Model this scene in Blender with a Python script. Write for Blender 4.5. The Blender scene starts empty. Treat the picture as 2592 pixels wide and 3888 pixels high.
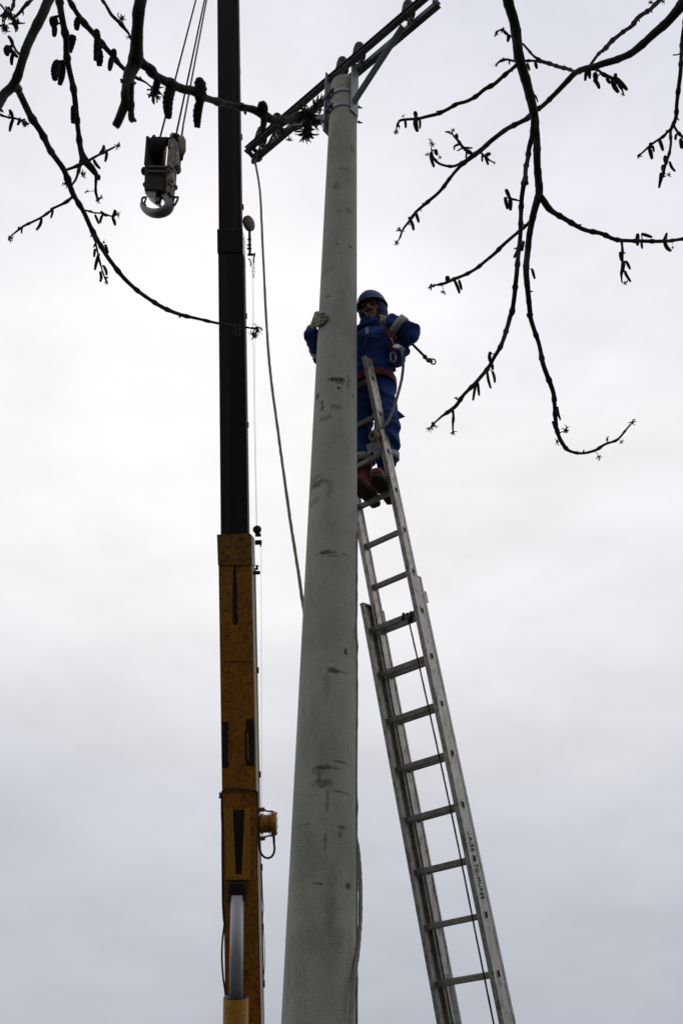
import bpy, math, random
from mathutils import Vector as V, Matrix, noise
random.seed(4)
SC = bpy.context.scene
COL = SC.collection
# ------------------------------------------------------------------ camera
# rows: world X (right), Y (forward), Z (up) of the camera's right / down / forward axes
M = Matrix(((0.9998132, 0.0193272, 0.0), (-0.0119827, 0.6198741, 0.7846098), (0.0151643, -0.7844633, 0.6199899)))
F = 3852.973
CX, CY = 1296.0, 1944.0
CAM = V((0, 0, 1.6))
cd = bpy.data.cameras.new('camera'); cam = bpy.data.objects.new('camera', cd); COL.objects.link(cam)
r = M.col[0]; d = M.col[1]; f = M.col[2]
cam.matrix_world = Matrix(((r[0], -d[0], -f[0], 0), (r[1], -d[1], -f[1], 0), (r[2], -d[2], -f[2], 1.6), (0, 0, 0, 1)))
cd.sensor_fit = 'VERTICAL'; cd.sensor_height = 22.2; cd.sensor_width = 14.8; cd.lens = 22.0
cd.clip_start = 0.05; cd.clip_end = 3000
cd.dof.use_dof = True; cd.dof.focus_distance = 6.6; cd.dof.aperture_fstop = 9.0
SC.camera = cam
# ------------------------------------------------------------------ light
SUN_EL, SUN_AZ = math.radians(52), math.radians(-12)      # azimuth from +Y (straight ahead), overcast: barely a sun
w = bpy.data.worlds.new('World'); SC.world = w; w.use_nodes = True
nt = w.node_tree; N = nt.nodes; LK = nt.links; N.clear()
sky = N.new('ShaderNodeTexSky'); sky.sky_type = 'NISHITA'; sky.sun_disc = False
sky.sun_elevation = SUN_EL; sky.sun_rotation = SUN_AZ; sky.dust_density = 4
b1 = N.new('ShaderNodeBackground'); b1.inputs[1].default_value = 0.08; LK.new(sky.outputs[0], b1.inputs[0])
tc = N.new('ShaderNodeTexCoord'); sx = N.new('ShaderNodeSeparateXYZ'); LK.new(tc.outputs['Generated'], sx.inputs[0])
mp = N.new('ShaderNodeMapping'); mp.inputs['Scale'].default_value = (1.3, 1.3, 3.2); LK.new(tc.outputs['Generated'], mp.inputs[0])
n1 = N.new('ShaderNodeTexNoise'); n1.inputs['Scale'].default_value = 1.6; n1.inputs['Detail'].default_value = 5; n1.inputs['Roughness'].default_value = .5; LK.new(mp.outputs[0], n1.inputs[0])
def mth(op, a, b=None, c=None):
    m = N.new('ShaderNodeMath'); m.operation = op
    for i, x in enumerate((a, b, c)):
        if x is None: continue
        if hasattr(x, 'default_value') or hasattr(x, 'is_output'): LK.new(x, m.inputs[i])
        else: m.inputs[i].default_value = x
    return m.outputs[0]
warp = mth('MULTIPLY_ADD', n1.outputs[0], .22, -.11)
elev = mth('ADD', sx.outputs[2], warp)
cr = N.new('ShaderNodeValToRGB'); LK.new(elev, cr.inputs[0])
stops = [(0.0, (.36, .38, .43)), (.16, (.455, .485, .55)), (.32, (.60, .622, .685)), (.44, (.755, .765, .80)), (.55, (.90, .903, .935)), (.66, (.935, .94, .96)), (.78, (.87, .875, .935)), (.9, (.755, .77, .85)), (1.0, (.62, .64, .71))]
e = cr.color_ramp.elements
e[0].position, e[0].color = stops[0][0], (*stops[0][1], 1)
e[1].position, e[1].color = stops[-1][0], (*stops[-1][1], 1)
for p_, c_ in stops[1:-1]:
    q = e.new(p_); q.color = (*c_, 1)
back = N.new('ShaderNodeMapRange'); back.inputs[1].default_value = -.5; back.inputs[2].default_value = .25; back.inputs[3].default_value = .5; back.inputs[4].default_value = 1.0
LK.new(sx.outputs[1], back.inputs[0])
n2 = N.new('ShaderNodeTexNoise'); n2.inputs['Scale'].default_value = 4.5; n2.inputs['Detail'].default_value = 6; n2.inputs['Roughness'].default_value = .55; LK.new(mp.outputs[0], n2.inputs[0])
amp = mth('MULTIPLY_ADD', n2.outputs[0], .34, .80)
strn = mth('MULTIPLY', back.outputs[0], amp)
b2 = N.new('ShaderNodeBackground'); LK.new(cr.outputs[0], b2.inputs[0]); LK.new(strn, b2.inputs[1])
mx = N.new('ShaderNodeMixShader'); mx.inputs[0].default_value = .94; LK.new(b1.outputs[0], mx.inputs[1]); LK.new(b2.outputs[0], mx.inputs[2])
wo = N.new('ShaderNodeOutputWorld'); LK.new(mx.outputs[0], wo.inputs[0])
sl = bpy.data.lights.new('sun', 'SUN'); sl.energy = .6; sl.angle = math.radians(25); sl.color = (1, .97, .93)
so = bpy.data.objects.new('sun', sl); COL.objects.link(so)
sd = V((math.sin(SUN_AZ)*math.cos(SUN_EL), math.cos(SUN_AZ)*math.cos(SUN_EL), math.sin(SUN_EL)))
so.rotation_euler = sd.to_track_quat('Z', 'Y').to_euler(); so.location = sd*40
vs = SC.view_settings; vs.view_transform = 'Standard'; vs.look = 'None'; vs.exposure = 0; vs.gamma = 1; vs.use_curve_mapping = False

# ------------------------------------------------------------------ helpers
def ray(px, py): return M @ V(((px-CX)/F, (py-CY)/F, 1))
def at(px, py, zc): return CAM + ray(px, py)*zc                  # a point at a distance along the view axis
def atY(px, py, y):
    q = ray(px, py); return CAM + q*(y/q.y)
def atz(px, py, z):
    q = ray(px, py); return CAM + q*((z-1.6)/q.z)
def plane(px, py, p0, n):
    q = ray(px, py); return CAM + q*((p0-CAM).dot(n)/q.dot(n))

def mat(name, base, rough=.7, metal=0., var=.25, scale=6., bump=.0, bscale=40., dirt_shade=None, spec=.5, stretch=(1, 1, 1), dirt_shade_pos=.55):
    m = bpy.data.materials.new(name); m.use_nodes = True
    n = m.node_tree.nodes; l = m.node_tree.links; bs = n['Principled BSDF']
    bs.inputs['Roughness'].default_value = rough; bs.inputs['Metallic'].default_value = metal; bs.inputs['Specular IOR Level'].default_value = spec
    t = n.new('ShaderNodeTexCoord'); mpp = n.new('ShaderNodeMapping'); mpp.inputs['Scale'].default_value = stretch; l.new(t.outputs['Object'], mpp.inputs[0])
    a = n.new('ShaderNodeTexNoise'); a.inputs['Scale'].default_value = scale; a.inputs['Detail'].default_value = 8; a.inputs['Roughness'].default_value = .65; l.new(mpp.outputs[0], a.inputs[0])
    rp = n.new('ShaderNodeValToRGB'); l.new(a.outputs[0], rp.inputs[0])
    rp.color_ramp.elements[0].position = .3; rp.color_ramp.elements[1].position = .7
    rp.color_ramp.elements[0].color = (*[c*(1-var) for c in base], 1); rp.color_ramp.elements[1].color = (*[min(1, c*(1+var)) for c in base], 1)
    col = rp.outputs[0]
    if dirt_shade:
        g = n.new('ShaderNodeTexNoise'); g.inputs['Scale'].default_value = scale*3.1; g.inputs['Detail'].default_value = 10; g.inputs['Roughness'].default_value = .7; l.new(mpp.outputs[0], g.inputs[0])
        gr = n.new('ShaderNodeMapRange'); gr.inputs[1].default_value = dirt_shade_pos; gr.inputs[2].default_value = dirt_shade_pos+.13; l.new(g.outputs[0], gr.inputs[0])
        mi = n.new('ShaderNodeMix'); mi.data_type = 'RGBA'; l.new(gr.outputs[0], mi.inputs[0]); l.new(col, mi.inputs[6]); mi.inputs[7].default_value = (*dirt_shade, 1); col = mi.outputs[2]
    l.new(col, bs.inputs['Base Color'])
    if bump:
        bn = n.new('ShaderNodeTexNoise'); bn.inputs['Scale'].default_value = bscale; bn.inputs['Detail'].default_value = 6; l.new(mpp.outputs[0], bn.inputs[0])
        bp = n.new('ShaderNodeBump'); bp.inputs['Strength'].default_value = bump; bp.inputs['Distance'].default_value = .01; l.new(bn.outputs[0], bp.inputs['Height']); l.new(bp.outputs[0], bs.inputs['Normal'])
    return m
MT = dict(
 bark=mat('bark', (.032, .026, .022), .85, var=.45, scale=14, bump=.6, bscale=90, dirt_shade=(.07, .065, .05), dirt_shade_pos=.62),
 catkin=mat('catkin', (.022, .014, .012), .9, var=.5, scale=120),
 bud=mat('bud', (.05, .045, .022), .7, var=.4, scale=50),
 galv=mat('galvanised', (.115, .13, .135), .55, .35, var=.3, scale=9, dirt_shade=(.055, .055, .052)),
 galvl=mat('galvanised_light', (.30, .33, .35), .5, .3, var=.2, scale=12, dirt_shade=(.16, .15, .14)),
 porc=mat('insulator_glaze', (.028, .026, .026), .6, var=.2, scale=12, spec=.25),
 alu=mat('aluminium', (.46, .43, .395), .42, .65, var=.2, scale=11, dirt_shade=(.22, .18, .135), stretch=(1, 1, .45), dirt_shade_pos=.50, bump=.15, bscale=60),
 alud=mat('aluminium_dull', (.33, .315, .295), .5, .4, var=.25, scale=14, dirt_shade=(.13, .10, .08)),
 dark=mat('dark_steel', (.02, .02, .022), .5, .1, var=.4, scale=10),
 black=mat('black_boom_paint', (.009, .009, .013), .38, 0, var=.5, scale=5, dirt_shade=(.022, .022, .022), stretch=(1, 1, .2), dirt_shade_pos=.6),
 yellow=mat('yellow_paint', (.42, .15, .008), .55, 0, var=.3, scale=9, dirt_shade=(.12, .045, .008), dirt_shade_pos=.50, bump=.1),
 yel2=mat('yellow_bright', (.47, .215, .018), .5, 0, var=.2, scale=11, dirt_shade=(.2, .085, .015), dirt_shade_pos=.54),
 grease=mat('grease', (.022, .012, .006), .6, 0, var=.5, scale=12),
 cream=mat('cream_side', (.42, .385, .30), .8, 0, spec=.1, var=.18, scale=4, dirt_shade=(.10, .09, .07), stretch=(1, 1, .3), dirt_shade_pos=.6),
 creamr=mat('cream_rusty', (.33, .27, .17), .6, 0, var=.3, scale=5, dirt_shade=(.035, .022, .014), dirt_shade_pos=.44, bump=.3, bscale=50),
 chrome=mat('chrome_rod', (.42, .42, .46), .42, .5, var=.1, scale=5, stretch=(1, 1, .1)),
 steelg=mat('hook_steel', (.17, .17, .178), .42, .25, var=.25, scale=10, dirt_shade=(.08, .07, .065)),
 rope=mat('rope', (.33, .30, .24), .9, var=.3, scale=60, bump=.8, bscale=300),
 roped=mat('rope_dark', (.085, .08, .07), .9, var=.4, scale=60, bump=.8, bscale=300),
 cable=mat('steel_rope', (.07, .065, .06), .6, .3, var=.3, scale=60),
 hose=mat('rubber_hose', (.035, .03, .028), .55, var=.3, scale=30),
 blue=mat('blue_cloth', (.014, .05, .235), .9, var=.4, scale=9, bump=.9, bscale=22, dirt_shade=(.008, .02, .085), dirt_shade_pos=.6),  # dark mottle paints the shade of folds into the cloth colour
 navy=mat('navy_cloth', (.015, .034, .12), .9, var=.3, scale=12),
 helm=mat('helmet_shell', (.024, .075, .23), .5, var=.1, scale=8),
 white=mat('reflective_band', (.42, .43, .42), .5, var=.12, scale=20, dirt_shade=(.35, .35, .33)),
 red=mat('red_webbing', (.11, .008, .012), .8, var=.3, scale=40),
 skin=mat('skin', (.28, .14, .10), .55, var=.15, scale=18),
 hair=mat('hair', (.08, .06, .05), .8, var=.3, scale=80),
 glove=mat('work_glove', (.33, .32, .24), .9, var=.22, scale=24, bump=.4, bscale=160),
 boot=mat('boot_leather', (.20, .055, .042), .6, var=.35, scale=14, dirt_shade=(.06, .025, .02)),
 sole=mat('boot_sole', (.05, .035, .03), .85, var=.4, scale=20),
 deadblack=mat('dead_black', (.006, .0055, .005), 1, 0, var=.3, scale=30, spec=0),
 ink=mat('stencil_ink', (.02, .02, .022), .8, var=.2, scale=30),
 redink=mat('red_sticker', (.5, .12, .10), .6, var=.2, scale=30),
 grass=mat('ground_grass', (.035, .042, .022), .95, var=.4, scale=.6, dirt_shade=(.07, .058, .042)),
)
OBJ = []
class MB:
    """collects shapes; vertices in world space"""
    def __init__(s): s.v = []; s.f = []; s.sm = []
    def add(s, vs_, fs, smooth=False):
        o = len(s.v); s.v += [V(x) for x in vs_]; s.f += [[i+o for i in f_] for f_ in fs]; s.sm += [smooth]*len(fs)
    def box(s, c, ax, ay, az):         # centre and three half-extent vectors
        c = V(c); vs_ = [c+i*ax+j*ay+k*az for i in (-1, 1) for j in (-1, 1) for k in (-1, 1)]
        s.add(vs_, [(0, 1, 3, 2), (4, 6, 7, 5), (0, 4, 5, 1), (2, 3, 7, 6), (0, 2, 6, 4), (1, 5, 7, 3)])
    def beam(s, a, b, side, hs, ht):   # rectangular bar from a to b; side = direction of half-width hs
        a, b = V(a), V(b); d_ = (b-a); L = d_.length; d_.normalize(); sd_ = (side-d_*side.dot(d_)).normalized(); tt = d_.cross(sd_)
        s.box((a+b)/2, sd_*hs, tt*ht, d_*(L/2))
    def prism(s, pts, ext):
        n = len(pts); ext = V(ext); vs_ = [V(p)-ext for p in pts]+[V(p)+ext for p in pts]
        s.add(vs_, [tuple(range(n))[::-1], tuple(range(n, 2*n))]+[(i, (i+1) % n, (i+1) % n+n, i+n) for i in range(n)])
    def tube(s, pts, rs, seg=10, cap=True, smooth=True, bump=None):
        pts = [V(p) for p in pts]; n = len(pts)
        if not hasattr(rs, '__len__'): rs = [rs]*n
        t0 = (pts[1]-pts[0]).normalized(); u = t0.orthogonal().normalized(); rings = []
        for i, p in enumerate(pts):
            t_ = (pts[min(i+1, n-1)]-pts[max(i-1, 0)]).normalized()
            u = (u-t_*u.dot(t_)).normalized(); w_ = t_.cross(u)
            ring = []
            for k in range(seg):
                a = 2*math.pi*k/seg; rr = rs[i]
                if bump: rr *= 1+bump*noise.noise(V((p+u*math.cos(a)*rs[i]+w_*math.sin(a)*rs[i]))*(.9/max(rs[i], 1e-4)))
                ring.append(p+(u*math.cos(a)+w_*math.sin(a))*rr)
            rings.append(ring)
        vs_ = [q for ring in rings for q in ring]; fs = []
        for i in range(n-1):
            for k in range(seg): fs.append((i*seg+k, i*seg+(k+1) % seg, (i+1)*seg+(k+1) % seg, (i+1)*seg+k))
        if cap:
            fs.append(tuple(range(seg))[::-1]); fs.append(tuple((n-1)*seg+k for k in range(seg)))
        s.add(vs_, fs, smooth)
    def lathe(s, base, axis, prof, seg=20, smooth=True):
        axis = V(axis).normalized(); s.tube([V(base)+axis*h for h, _ in prof], [max(r_, 1e-4) for _, r_ in prof], seg, True, smooth)
    def ell(s, c, ax, ay, az, seg=16, rings=10):
        c = V(c); vs_ = []; fs = []
        for i in range(rings+1):
            th = math.pi*i/rings
            for k in range(seg):
                ph = 2*math.pi*k/seg; vs_.append(c+ax*math.sin(th)*math.cos(ph)+ay*math.sin(th)*math.sin(ph)+az*math.cos(th))
        for i in range(rings):
            for k in range(seg): fs.append((i*seg+k, (i+1)*seg+k, (i+1)*seg+(k+1) % seg, i*seg+(k+1) % seg))
        s.add(vs_, fs, True)
    def build(s, name, m, parent=None, bevel=0):
        me = bpy.data.meshes.new(name); off = V(parent_world(parent)) if parent else V((0, 0, 0))
        me.from_pydata([tuple(x-off) for x in s.v], [], s.f); me.update()
        for p_, k in zip(me.polygons, s.sm): p_.use_smooth = k
        o = bpy.data.objects.new(name, me); COL.objects.link(o); me.materials.append(MT[m] if isinstance(m, str) else m)
        if parent: o.parent = parent
        if bevel:
            bm_ = o.modifiers.new('bevel', 'BEVEL'); bm_.width = bevel; bm_.segments = 2; bm_.limit_method = 'ANGLE'
        return o
def parent_world(p):
    x = V((0, 0, 0))
    while p: x += p.location; p = p.parent
    return x
def tag(o, label, cat, group=None, kind=None):
    o['label'] = label; o['category'] = cat
    if group: o['group'] = group
    if kind: o['kind'] = kind
    return o
def thing(name, label, cat, loc, group=None):
    o = bpy.data.objects.new(name, None); COL.objects.link(o); o.location = loc; o.empty_display_size = .2
    return tag(o, label, cat, group)
def spline(pts, per=6):
    """Catmull-Rom through tuples of any length"""
    out = []; n = len(pts)
    for i in range(n-1):
        p0, p1, p2, p3 = pts[max(i-1, 0)], pts[i], pts[i+1], pts[min(i+2, n-1)]
        for k in range(per):
            t_ = k/per
            out.append(tuple(.5*(2*b+(c-a)*t_+(2*a-5*b+4*c-d_)*t_*t_+(3*b-a-3*c+d_)*t_**3) for a, b, c, d_ in zip(p0, p1, p2, p3)))
    out.append(tuple(pts[-1])); return out
X, Y, Z = V((1, 0, 0)), V((0, 1, 0)), V((0, 0, 1))

# ------------------------------------------------------------------ ground
g = MB(); g.add([(-600, -600, 0), (600, -600, 0), (600, 600, 0), (-600, 600, 0)], [(0, 1, 2, 3)])
go = g.build('ground', 'grass'); go['kind'] = 'structure'; go['label'] = 'rough grass and earth below the pole'

# ------------------------------------------------------------------ utility pole
PC = V((-.052, 4.7, 0))
def pr(z): return .1762-.0061*z
def onpole(px, py):
    q = ray(px, py); rr = .135
    for _ in range(3):
        a = q.x*q.x+q.y*q.y; ox, oy = CAM.x-PC.x, CAM.y-PC.y; b = q.x*ox+q.y*oy; c = ox*ox+oy*oy-rr*rr
        disc = max(b*b-a*c, 0); t_ = (-b-math.sqrt(disc))/a; P = CAM+q*t_; rr = pr(P.z)
    return P
stains = [  # px, py, half-width px, half-height px, colour, strength
 (1275, 1440, 34, 9, 'k', .9), (1288, 1445, 20, 14, 'k', .7), (1322, 1455, 9, 42, 'r', .5), (1205, 1506, 7, 13, 'k', .9), (1288, 1473, 9, 6, 'k', .9), (1222, 1530, 7, 10, 'k', .7), (1222, 1552, 8, 12, 'k', .7),
 (1235, 1585, 26, 12, 'o', .7), (1278, 1543, 24, 12, 'r', .6), (1338, 1505, 6, 8, 'r', .6), (1204, 1838, 32, 16, 'b', .7), (1250, 1855, 14, 42, 'r', .45), (1198, 1815, 30, 12, 'r', .5), (1190, 1905, 24, 16, 'b', .4),
 (1236, 2096, 38, 8, 'b', .8), (1262, 2110, 34, 6, 'r', .5), (1310, 2106, 20, 6, 'b', .4), (1311, 2472, 8, 14, 'k', .85), (1264, 2546, 26, 13, 'k', .8), (1285, 2549, 40, 7, 'b', .5), (1346, 2400, 5, 36, 'b', .7), (1240, 2600, 12, 70, 'b', .25),
 (1240, 2913, 48, 9, 'b', .75), (1212, 2925, 24, 30, 'b', .45), (1225, 2972, 42, 18, 'b', .7), (1243, 3030, 8, 50, 'b', .5), (1290, 3006, 36, 6, 'b', .6), (1296, 2893, 32, 5, 'b', .6), (1205, 3355, 24, 5, 'k', .8), (1148, 3133, 28, 3, 'k', .6),
 (1300, 3142, 16, 8, 'k', .6), (1320, 3363, 13, 13, 'b', .8), (1234, 3190, 7, 34, 'b', .5), (1290, 3170, 8, 12, 'b', .5), (1336, 560, 8, 20, 'o', .7), (1345, 580, 8, 14, 'o', .6), (1275, 705, 16, 16, 'b', .45), (1320, 797, 12, 10, 'o', .6), (1285, 800, 14, 8, 'o', .4),
 (1303, 640, 30, 4, 'b', .4), (1330, 936, 9, 5, 'k', .6), (1280, 926, 6, 8, 'b', .5), (1240, 1030, 40, 10, 'r', .3), (1244, 1126, 10, 4, 'k', .7), (1290, 335, 26, 14, 'r', .45), (1325, 320, 14, 22, 'b', .5), (1230, 3560, 110, 60, 'r', .22), (1180, 3240, 60, 90, 'b', .12), (1260, 3420, 22, 130, 'b', .25), (1235, 1170, 9, 4, 'b', .4)]
def pole_material(root_loc):
    m = mat('pole_concrete', (.45, .448, .385), .92, var=.1, scale=3.0, bump=.35, bscale=120)
    n = m.node_tree.nodes; l = m.node_tree.links; bs = n['Principled BSDF']; col = bs.inputs['Base Color'].links[0].from_socket
    t = n.new('ShaderNodeTexCoord'); geo = t.outputs['Object']
    def mp_(sc):
        q_ = n.new('ShaderNodeMapping'); q_.inputs['Scale'].default_value = sc; l.new(geo, q_.inputs[0]); return q_.outputs[0]
    def noi(sc, scale, det=6, ro=.6):
        q_ = n.new('ShaderNodeTexNoise'); q_.inputs['Scale'].default_value = scale; q_.inputs['Detail'].default_value = det; q_.inputs['Roughness'].default_value = ro; l.new(mp_(sc), q_.inputs[0]); return q_.outputs[0]
    def ma(op, a, b=None, c=None):
        q_ = n.new('ShaderNodeMath'); q_.operation = op
        for i, x in enumerate((a, b, c)):
            if x is None: continue
            if isinstance(x, (int, float)): q_.inputs[i].default_value = x
            else: l.new(x, q_.inputs[i])
        return q_.outputs[0]
    def mix(fac, cc):
        nonlocal col
        q_ = n.new('ShaderNodeMix'); q_.data_type = 'RGBA'; l.new(fac, q_.inputs[0]); l.new(col, q_.inputs[6]); q_.inputs[7].default_value = (*cc, 1); col = q_.outputs[2]
    def ramp(x, a, b, hi=1.):
        q_ = n.new('ShaderNodeMapRange'); q_.inputs[1].default_value = a; q_.inputs[2].default_value = b; q_.inputs[4].default_value = hi; l.new(x, q_.inputs[0]); return q_.outputs[0]
    # grey-green lichen-like bloom, fine dark pits stretched down the pole, faint cast rings
    mix(ramp(noi((1, 1, .35), 5), .48, .7, .55), (.22, .235, .20))
    mix(ramp(noi((1, 1, .5), 2.1, 4), .5, .68, .4), (.37, .33, .25))
    patch = ramp(noi((1, 1, .25), 3.1, 3), .36, .56)
    mix(ma('MULTIPLY', ramp(noi((1, 1, .28), 70, 5, .75), .52, .66, .38), patch), (.15, .155, .135))
    mix(ramp(noi((1, 1, .3), 7, 6, .7), .52, .70, .25), (.20, .20, .165))
    mix(ramp(noi((1, 1, .8), 150, 3, .6), .61, .68, .55), (.08, .08, .07))
    mix(ramp(noi((.6, .6, 12), 3.5, 3), .66, .72, .3), (.18, .17, .14))
    s3 = n.new('ShaderNodeSeparateXYZ'); l.new(geo, s3.inputs[0])
    wob = noi((1, 1, 1), 26, 6, .7); wob2 = noi((1, 1, 1.7), 60, 5, .7)
    cols = dict(k=(.05, .038, .026), r=(.20, .115, .05), o=(.26, .15, .04), b=(.085, .062, .042))
    for px, py, hw, hh, ck, st in stains:
        P = onpole(px, py)-root_loc; mpx = (P+root_loc-CAM).dot(M.col[2])/F; q_ = ray(px, py).normalized(); hz = hh*mpx/max(.25, math.sqrt(1-q_.z**2))
        dx_ = ma('DIVIDE', ma('SUBTRACT', s3.outputs[0], P.x), hw*mpx); dz_ = ma('DIVIDE', ma('SUBTRACT', s3.outputs[2], P.z), hz)
        dd = ma('ADD', ma('MULTIPLY', dx_, dx_), ma('MULTIPLY', dz_, dz_))
        fac = ma('SUBTRACT', ma('ADD', ma('MULTIPLY', wob, 4.4), ma('MULTIPLY', wob2, 3.4)), ma('ADD', dd, 2.6))
        fac = ramp(fac, 0., 1.1, min(1, st*1.05))
        front = ma('LESS_THAN', s3.outputs[1], 0.02)
        mix(ma('MULTIPLY', fac, front), cols[ck])
    l.new(col, bs.inputs['Base Color']); return m
PTOP = 10.12
pole = thing('utility_pole', 'tall pale grey concrete pole carrying a slanting steel crossarm', 'utility pole', PC)
b = MB(); zs = [0]+[.15*i for i in range(1, 68)]+[PTOP-.02, PTOP]; rs = [pr(z) for z in zs]; rs[-1] -= .012
b.tube([PC+Z*z for z in zs], rs, 64); pm = pole_material(PC); b.build('shaft', pm, pole)
# cast seam and skirt of spilled mortar down the right of the shaft
b = MB(); pts = []; pw = []
for i in range(60):
    z = 1.9+i*.055; ang = math.radians(-14+1.5*math.sin(i*.35)); rr = pr(z)
    pts.append(PC+V((math.cos(ang)*rr, math.sin(ang)*rr, z))); pw.append(.006+.004*abs(noise.noise(V((0, 0, i*.5)))))
b.tube(pts, pw, 8, bump=.5); b.build('mortar_seam', mat('seam_mortar', (.17, .16, .14), .9, var=.3, scale=20), pole)
# crossarm
E0 = atz(968, 612, 10.26); E1 = atz(1668, 22, 10.26)
ad = (E1-E0); ad.z = 0; ad.normalize(); an = V((ad.y, -ad.x, 0))                      # an points to the far side
if an.y < 0: an = -an
amid = V((PC.x, PC.y, 10.26))
s0, s1 = (E0-amid).dot(ad), (E1-amid).dot(ad)
arm = MB()
def channel(mb, off, z0, flip):
    c = amid+an*off; a_, b_ = c+ad*s0, c+ad*s1
    for zz in (0, .068):
        mb.beam(a_+Z*(z0+zz)+an*flip*-.025, b_+Z*(z0+zz)+an*flip*-.025, an, .0215, .0035)
    mb.beam(a_+Z*(z0+.034), b_+Z*(z0+.034), an, .0035, .0375)
channel(arm, -.037, 0, 1); channel(arm, .037, 0, -1)
armo = arm.build('crossarm', 'galv', pole)
pins = [(999, 577), (1053, 522), (1303, 306), (1367, 250), (1558, 92), (1652, 8)]
for px, py in pins:
    P = atz(px, py, 10.26); s_ = (P-amid).dot(ad); c = amid+ad*s_
    mb = MB(); mb.lathe(c+Z*.125, Z, [(0, .03), (.005, .058), (.04, .062), (.08, .058), (.09, .047), (.105, .055), (.14, .053), (.15, .043), (.165, .047), (.20, .043), (.215, .028), (.222, .005)], 20)
    io = mb.build('insulator', 'porc', armo)
    mb = MB(); mb.lathe(c-Z*.05, Z, [(0, .009), (.19, .009)], 8); mb.lathe(c-Z*.03, Z, [(0, .018), (.02, .018)], 6, False); mb.box(c+Z*.084, an*.05, ad*.022, Z*.004)
    mb.build('pin', 'galvl', armo)
# clamp bands
def band(z, tilt=0):
    mb = MB(); rr = pr(z)+.006; n_ = 48; h = .028
    for k in range(n_):
        a0, a1 = 2*math.pi*k/n_, 2*math.pi*(k+1)/n_
        q = lambda a, r_, zz: PC+V((math.cos(a)*r_, math.sin(a)*r_, zz))
        mb.add([q(a0, rr, z-h), q(a1, rr, z-h), q(a1, rr, z+h), q(a0, rr, z+h), q(a0, rr-.008, z-h), q(a1, rr-.008, z-h), q(a1, rr-.008, z+h), q(a0, rr-.008, z+h)], [(0, 1, 2, 3), (5, 4, 7, 6), (4, 5, 1, 0), (3, 2, 6, 7)], True)
    o = mb.build('clamp_band', 'galvl', pole)
    mb = MB()   # clamp ears and bolt at the front left, bolt ends to the right
    a = math.radians(212); c = PC+V((math.cos(a), math.sin(a), 0))*(rr+.018)+Z*z; tdir = V((-math.sin(a), math.cos(a), 0)); rd = V((math.cos(a), math.sin(a), 0))
    for s_ in (-.022, .022): mb.box(c+tdir*s_, rd*.024, tdir*.004, Z*h)
    mb.lathe(c-tdir*.06, tdir, [(0, .009), (.12, .009)], 8); mb.lathe(c-tdir*.042, tdir, [(0, .017), (.014, .017)], 6, False); mb.lathe(c+tdir*.028, tdir, [(0, .017), (.014, .017)], 6, False)
    mb.build('bolt', 'galv', o)
    mb = MB(); a = math.radians(12); c = PC+V((math.cos(a), math.sin(a), 0))*(rr)+Z*(z-.03); mb.lathe(c, V((1, .2, 0)), [(0, .007), (.045, .007)], 8); mb.lathe(c+X*.01, V((1, .2, 0)), [(0, .014), (.012, .014)], 6, False); mb.build('bolt', 'galv', o)
zb1 = atY(1300, 342, 4.59).z; zb2 = atY(1300, 398, 4.59).z
band(zb1); band(zb2)
# upright plates and braces
for px, sgn in ((1354, 1), (1243, -1)):
    side = PC+ad*sgn*(pr(9.8)+.012)
    if sgn < 0: side = side-an*.06-ad*.0
    mb = MB(); mb.box(V((side.x, side.y, (zb2-(.09 if sgn > 0 else .2)+10.36)/2)), ad*.004, an*.045, Z*((10.36-zb2+(.09 if sgn > 0 else .2))/2)); mb.build('bracket_plate', 'galvl', pole)
    s_ = sgn*.68; top = amid+ad*s_+Z*.0
    mb = MB(); mb.beam(V((side.x, side.y, zb2+.06))-an*.02, top-an*.012, an, .022, .003); mb.beam(V((side.x, side.y, zb2+.06))+an*.004, top+an*.012, Z, .022, .003); mb.build('brace', 'galvl', pole)

# rope tied to the left arm end, hanging and passing behind the pole
re = amid+ad*(s0+.05)-Z*.03
rp = []
path = [(990, 622, 0), (986, 720, 0), (998, 950, 0), (1013, 1250, 0), (1028, 1430, 0), (1061, 1680, 0), (1098, 1950, 0), (1132, 2170, 0), (1156, 2330, 0), (1215, 2650, 0), (1290, 2960, 0), (1345, 3160, 0), (1362, 3260, 0), (1368, 3400, 0), (1363, 3560, 0), (1346, 3700, 0), (1330, 3888, 0), (1318, 4080, 0)]
ys = [re.y, re.y-.01, re.y-.07, re.y-.15, re.y-.2, 5.22, 5.13, 5.06, 5.02, 4.96, 4.92, 4.86, 4.82, 4.75, 4.68, 4.60, 4.545, 4.53]
pts = [atY(a, b_, y) for (a, b_, _), y in zip(path, ys)]
pts[0] = re
pts.append(V((.02, 4.50, 1.2))); pts.append(V((.05, 4.42, .02)))
rt = thing('rope', 'long frayed grey rope tied to the left end of the crossarm, hanging behind the pole', 'rope', V((.05, 4.42, 0)))
sp = spline([tuple(p) for p in pts], 14); b = MB(); b.tube(sp, [.0098 if i > 5 else .012 for i in range(len(sp))], 8, bump=.25)
random.seed(3)
for _ in range(26):
    i = random.randrange(len(sp)-1); p = V(sp[i]); b.tube([p, p+V((random.uniform(-.02, .02), 0, random.uniform(-.02, .012)))], [.0012, .0005], 3)
b.build('hanging_line', 'rope', rt)
b = MB()
for k in range(3):
    c = re+ad*(.012*k-.01)+Z*.03; ring = [c+an*(.085*math.cos(a))+Z*(.062*math.sin(a)) for a in [2*math.pi*i/20 for i in range(21)]]; b.tube(ring, .011, 8, bump=.2)
b.tube([tuple(p) for p in spline([tuple(re+Z*.0), tuple(re+ad*.06-Z*.05-Y*.03), tuple(re+ad*.16-Z*.06), tuple(re+ad*.3-Z*.11-Y*.12)], 6)], [.011]*18+[.007], 8)
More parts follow.
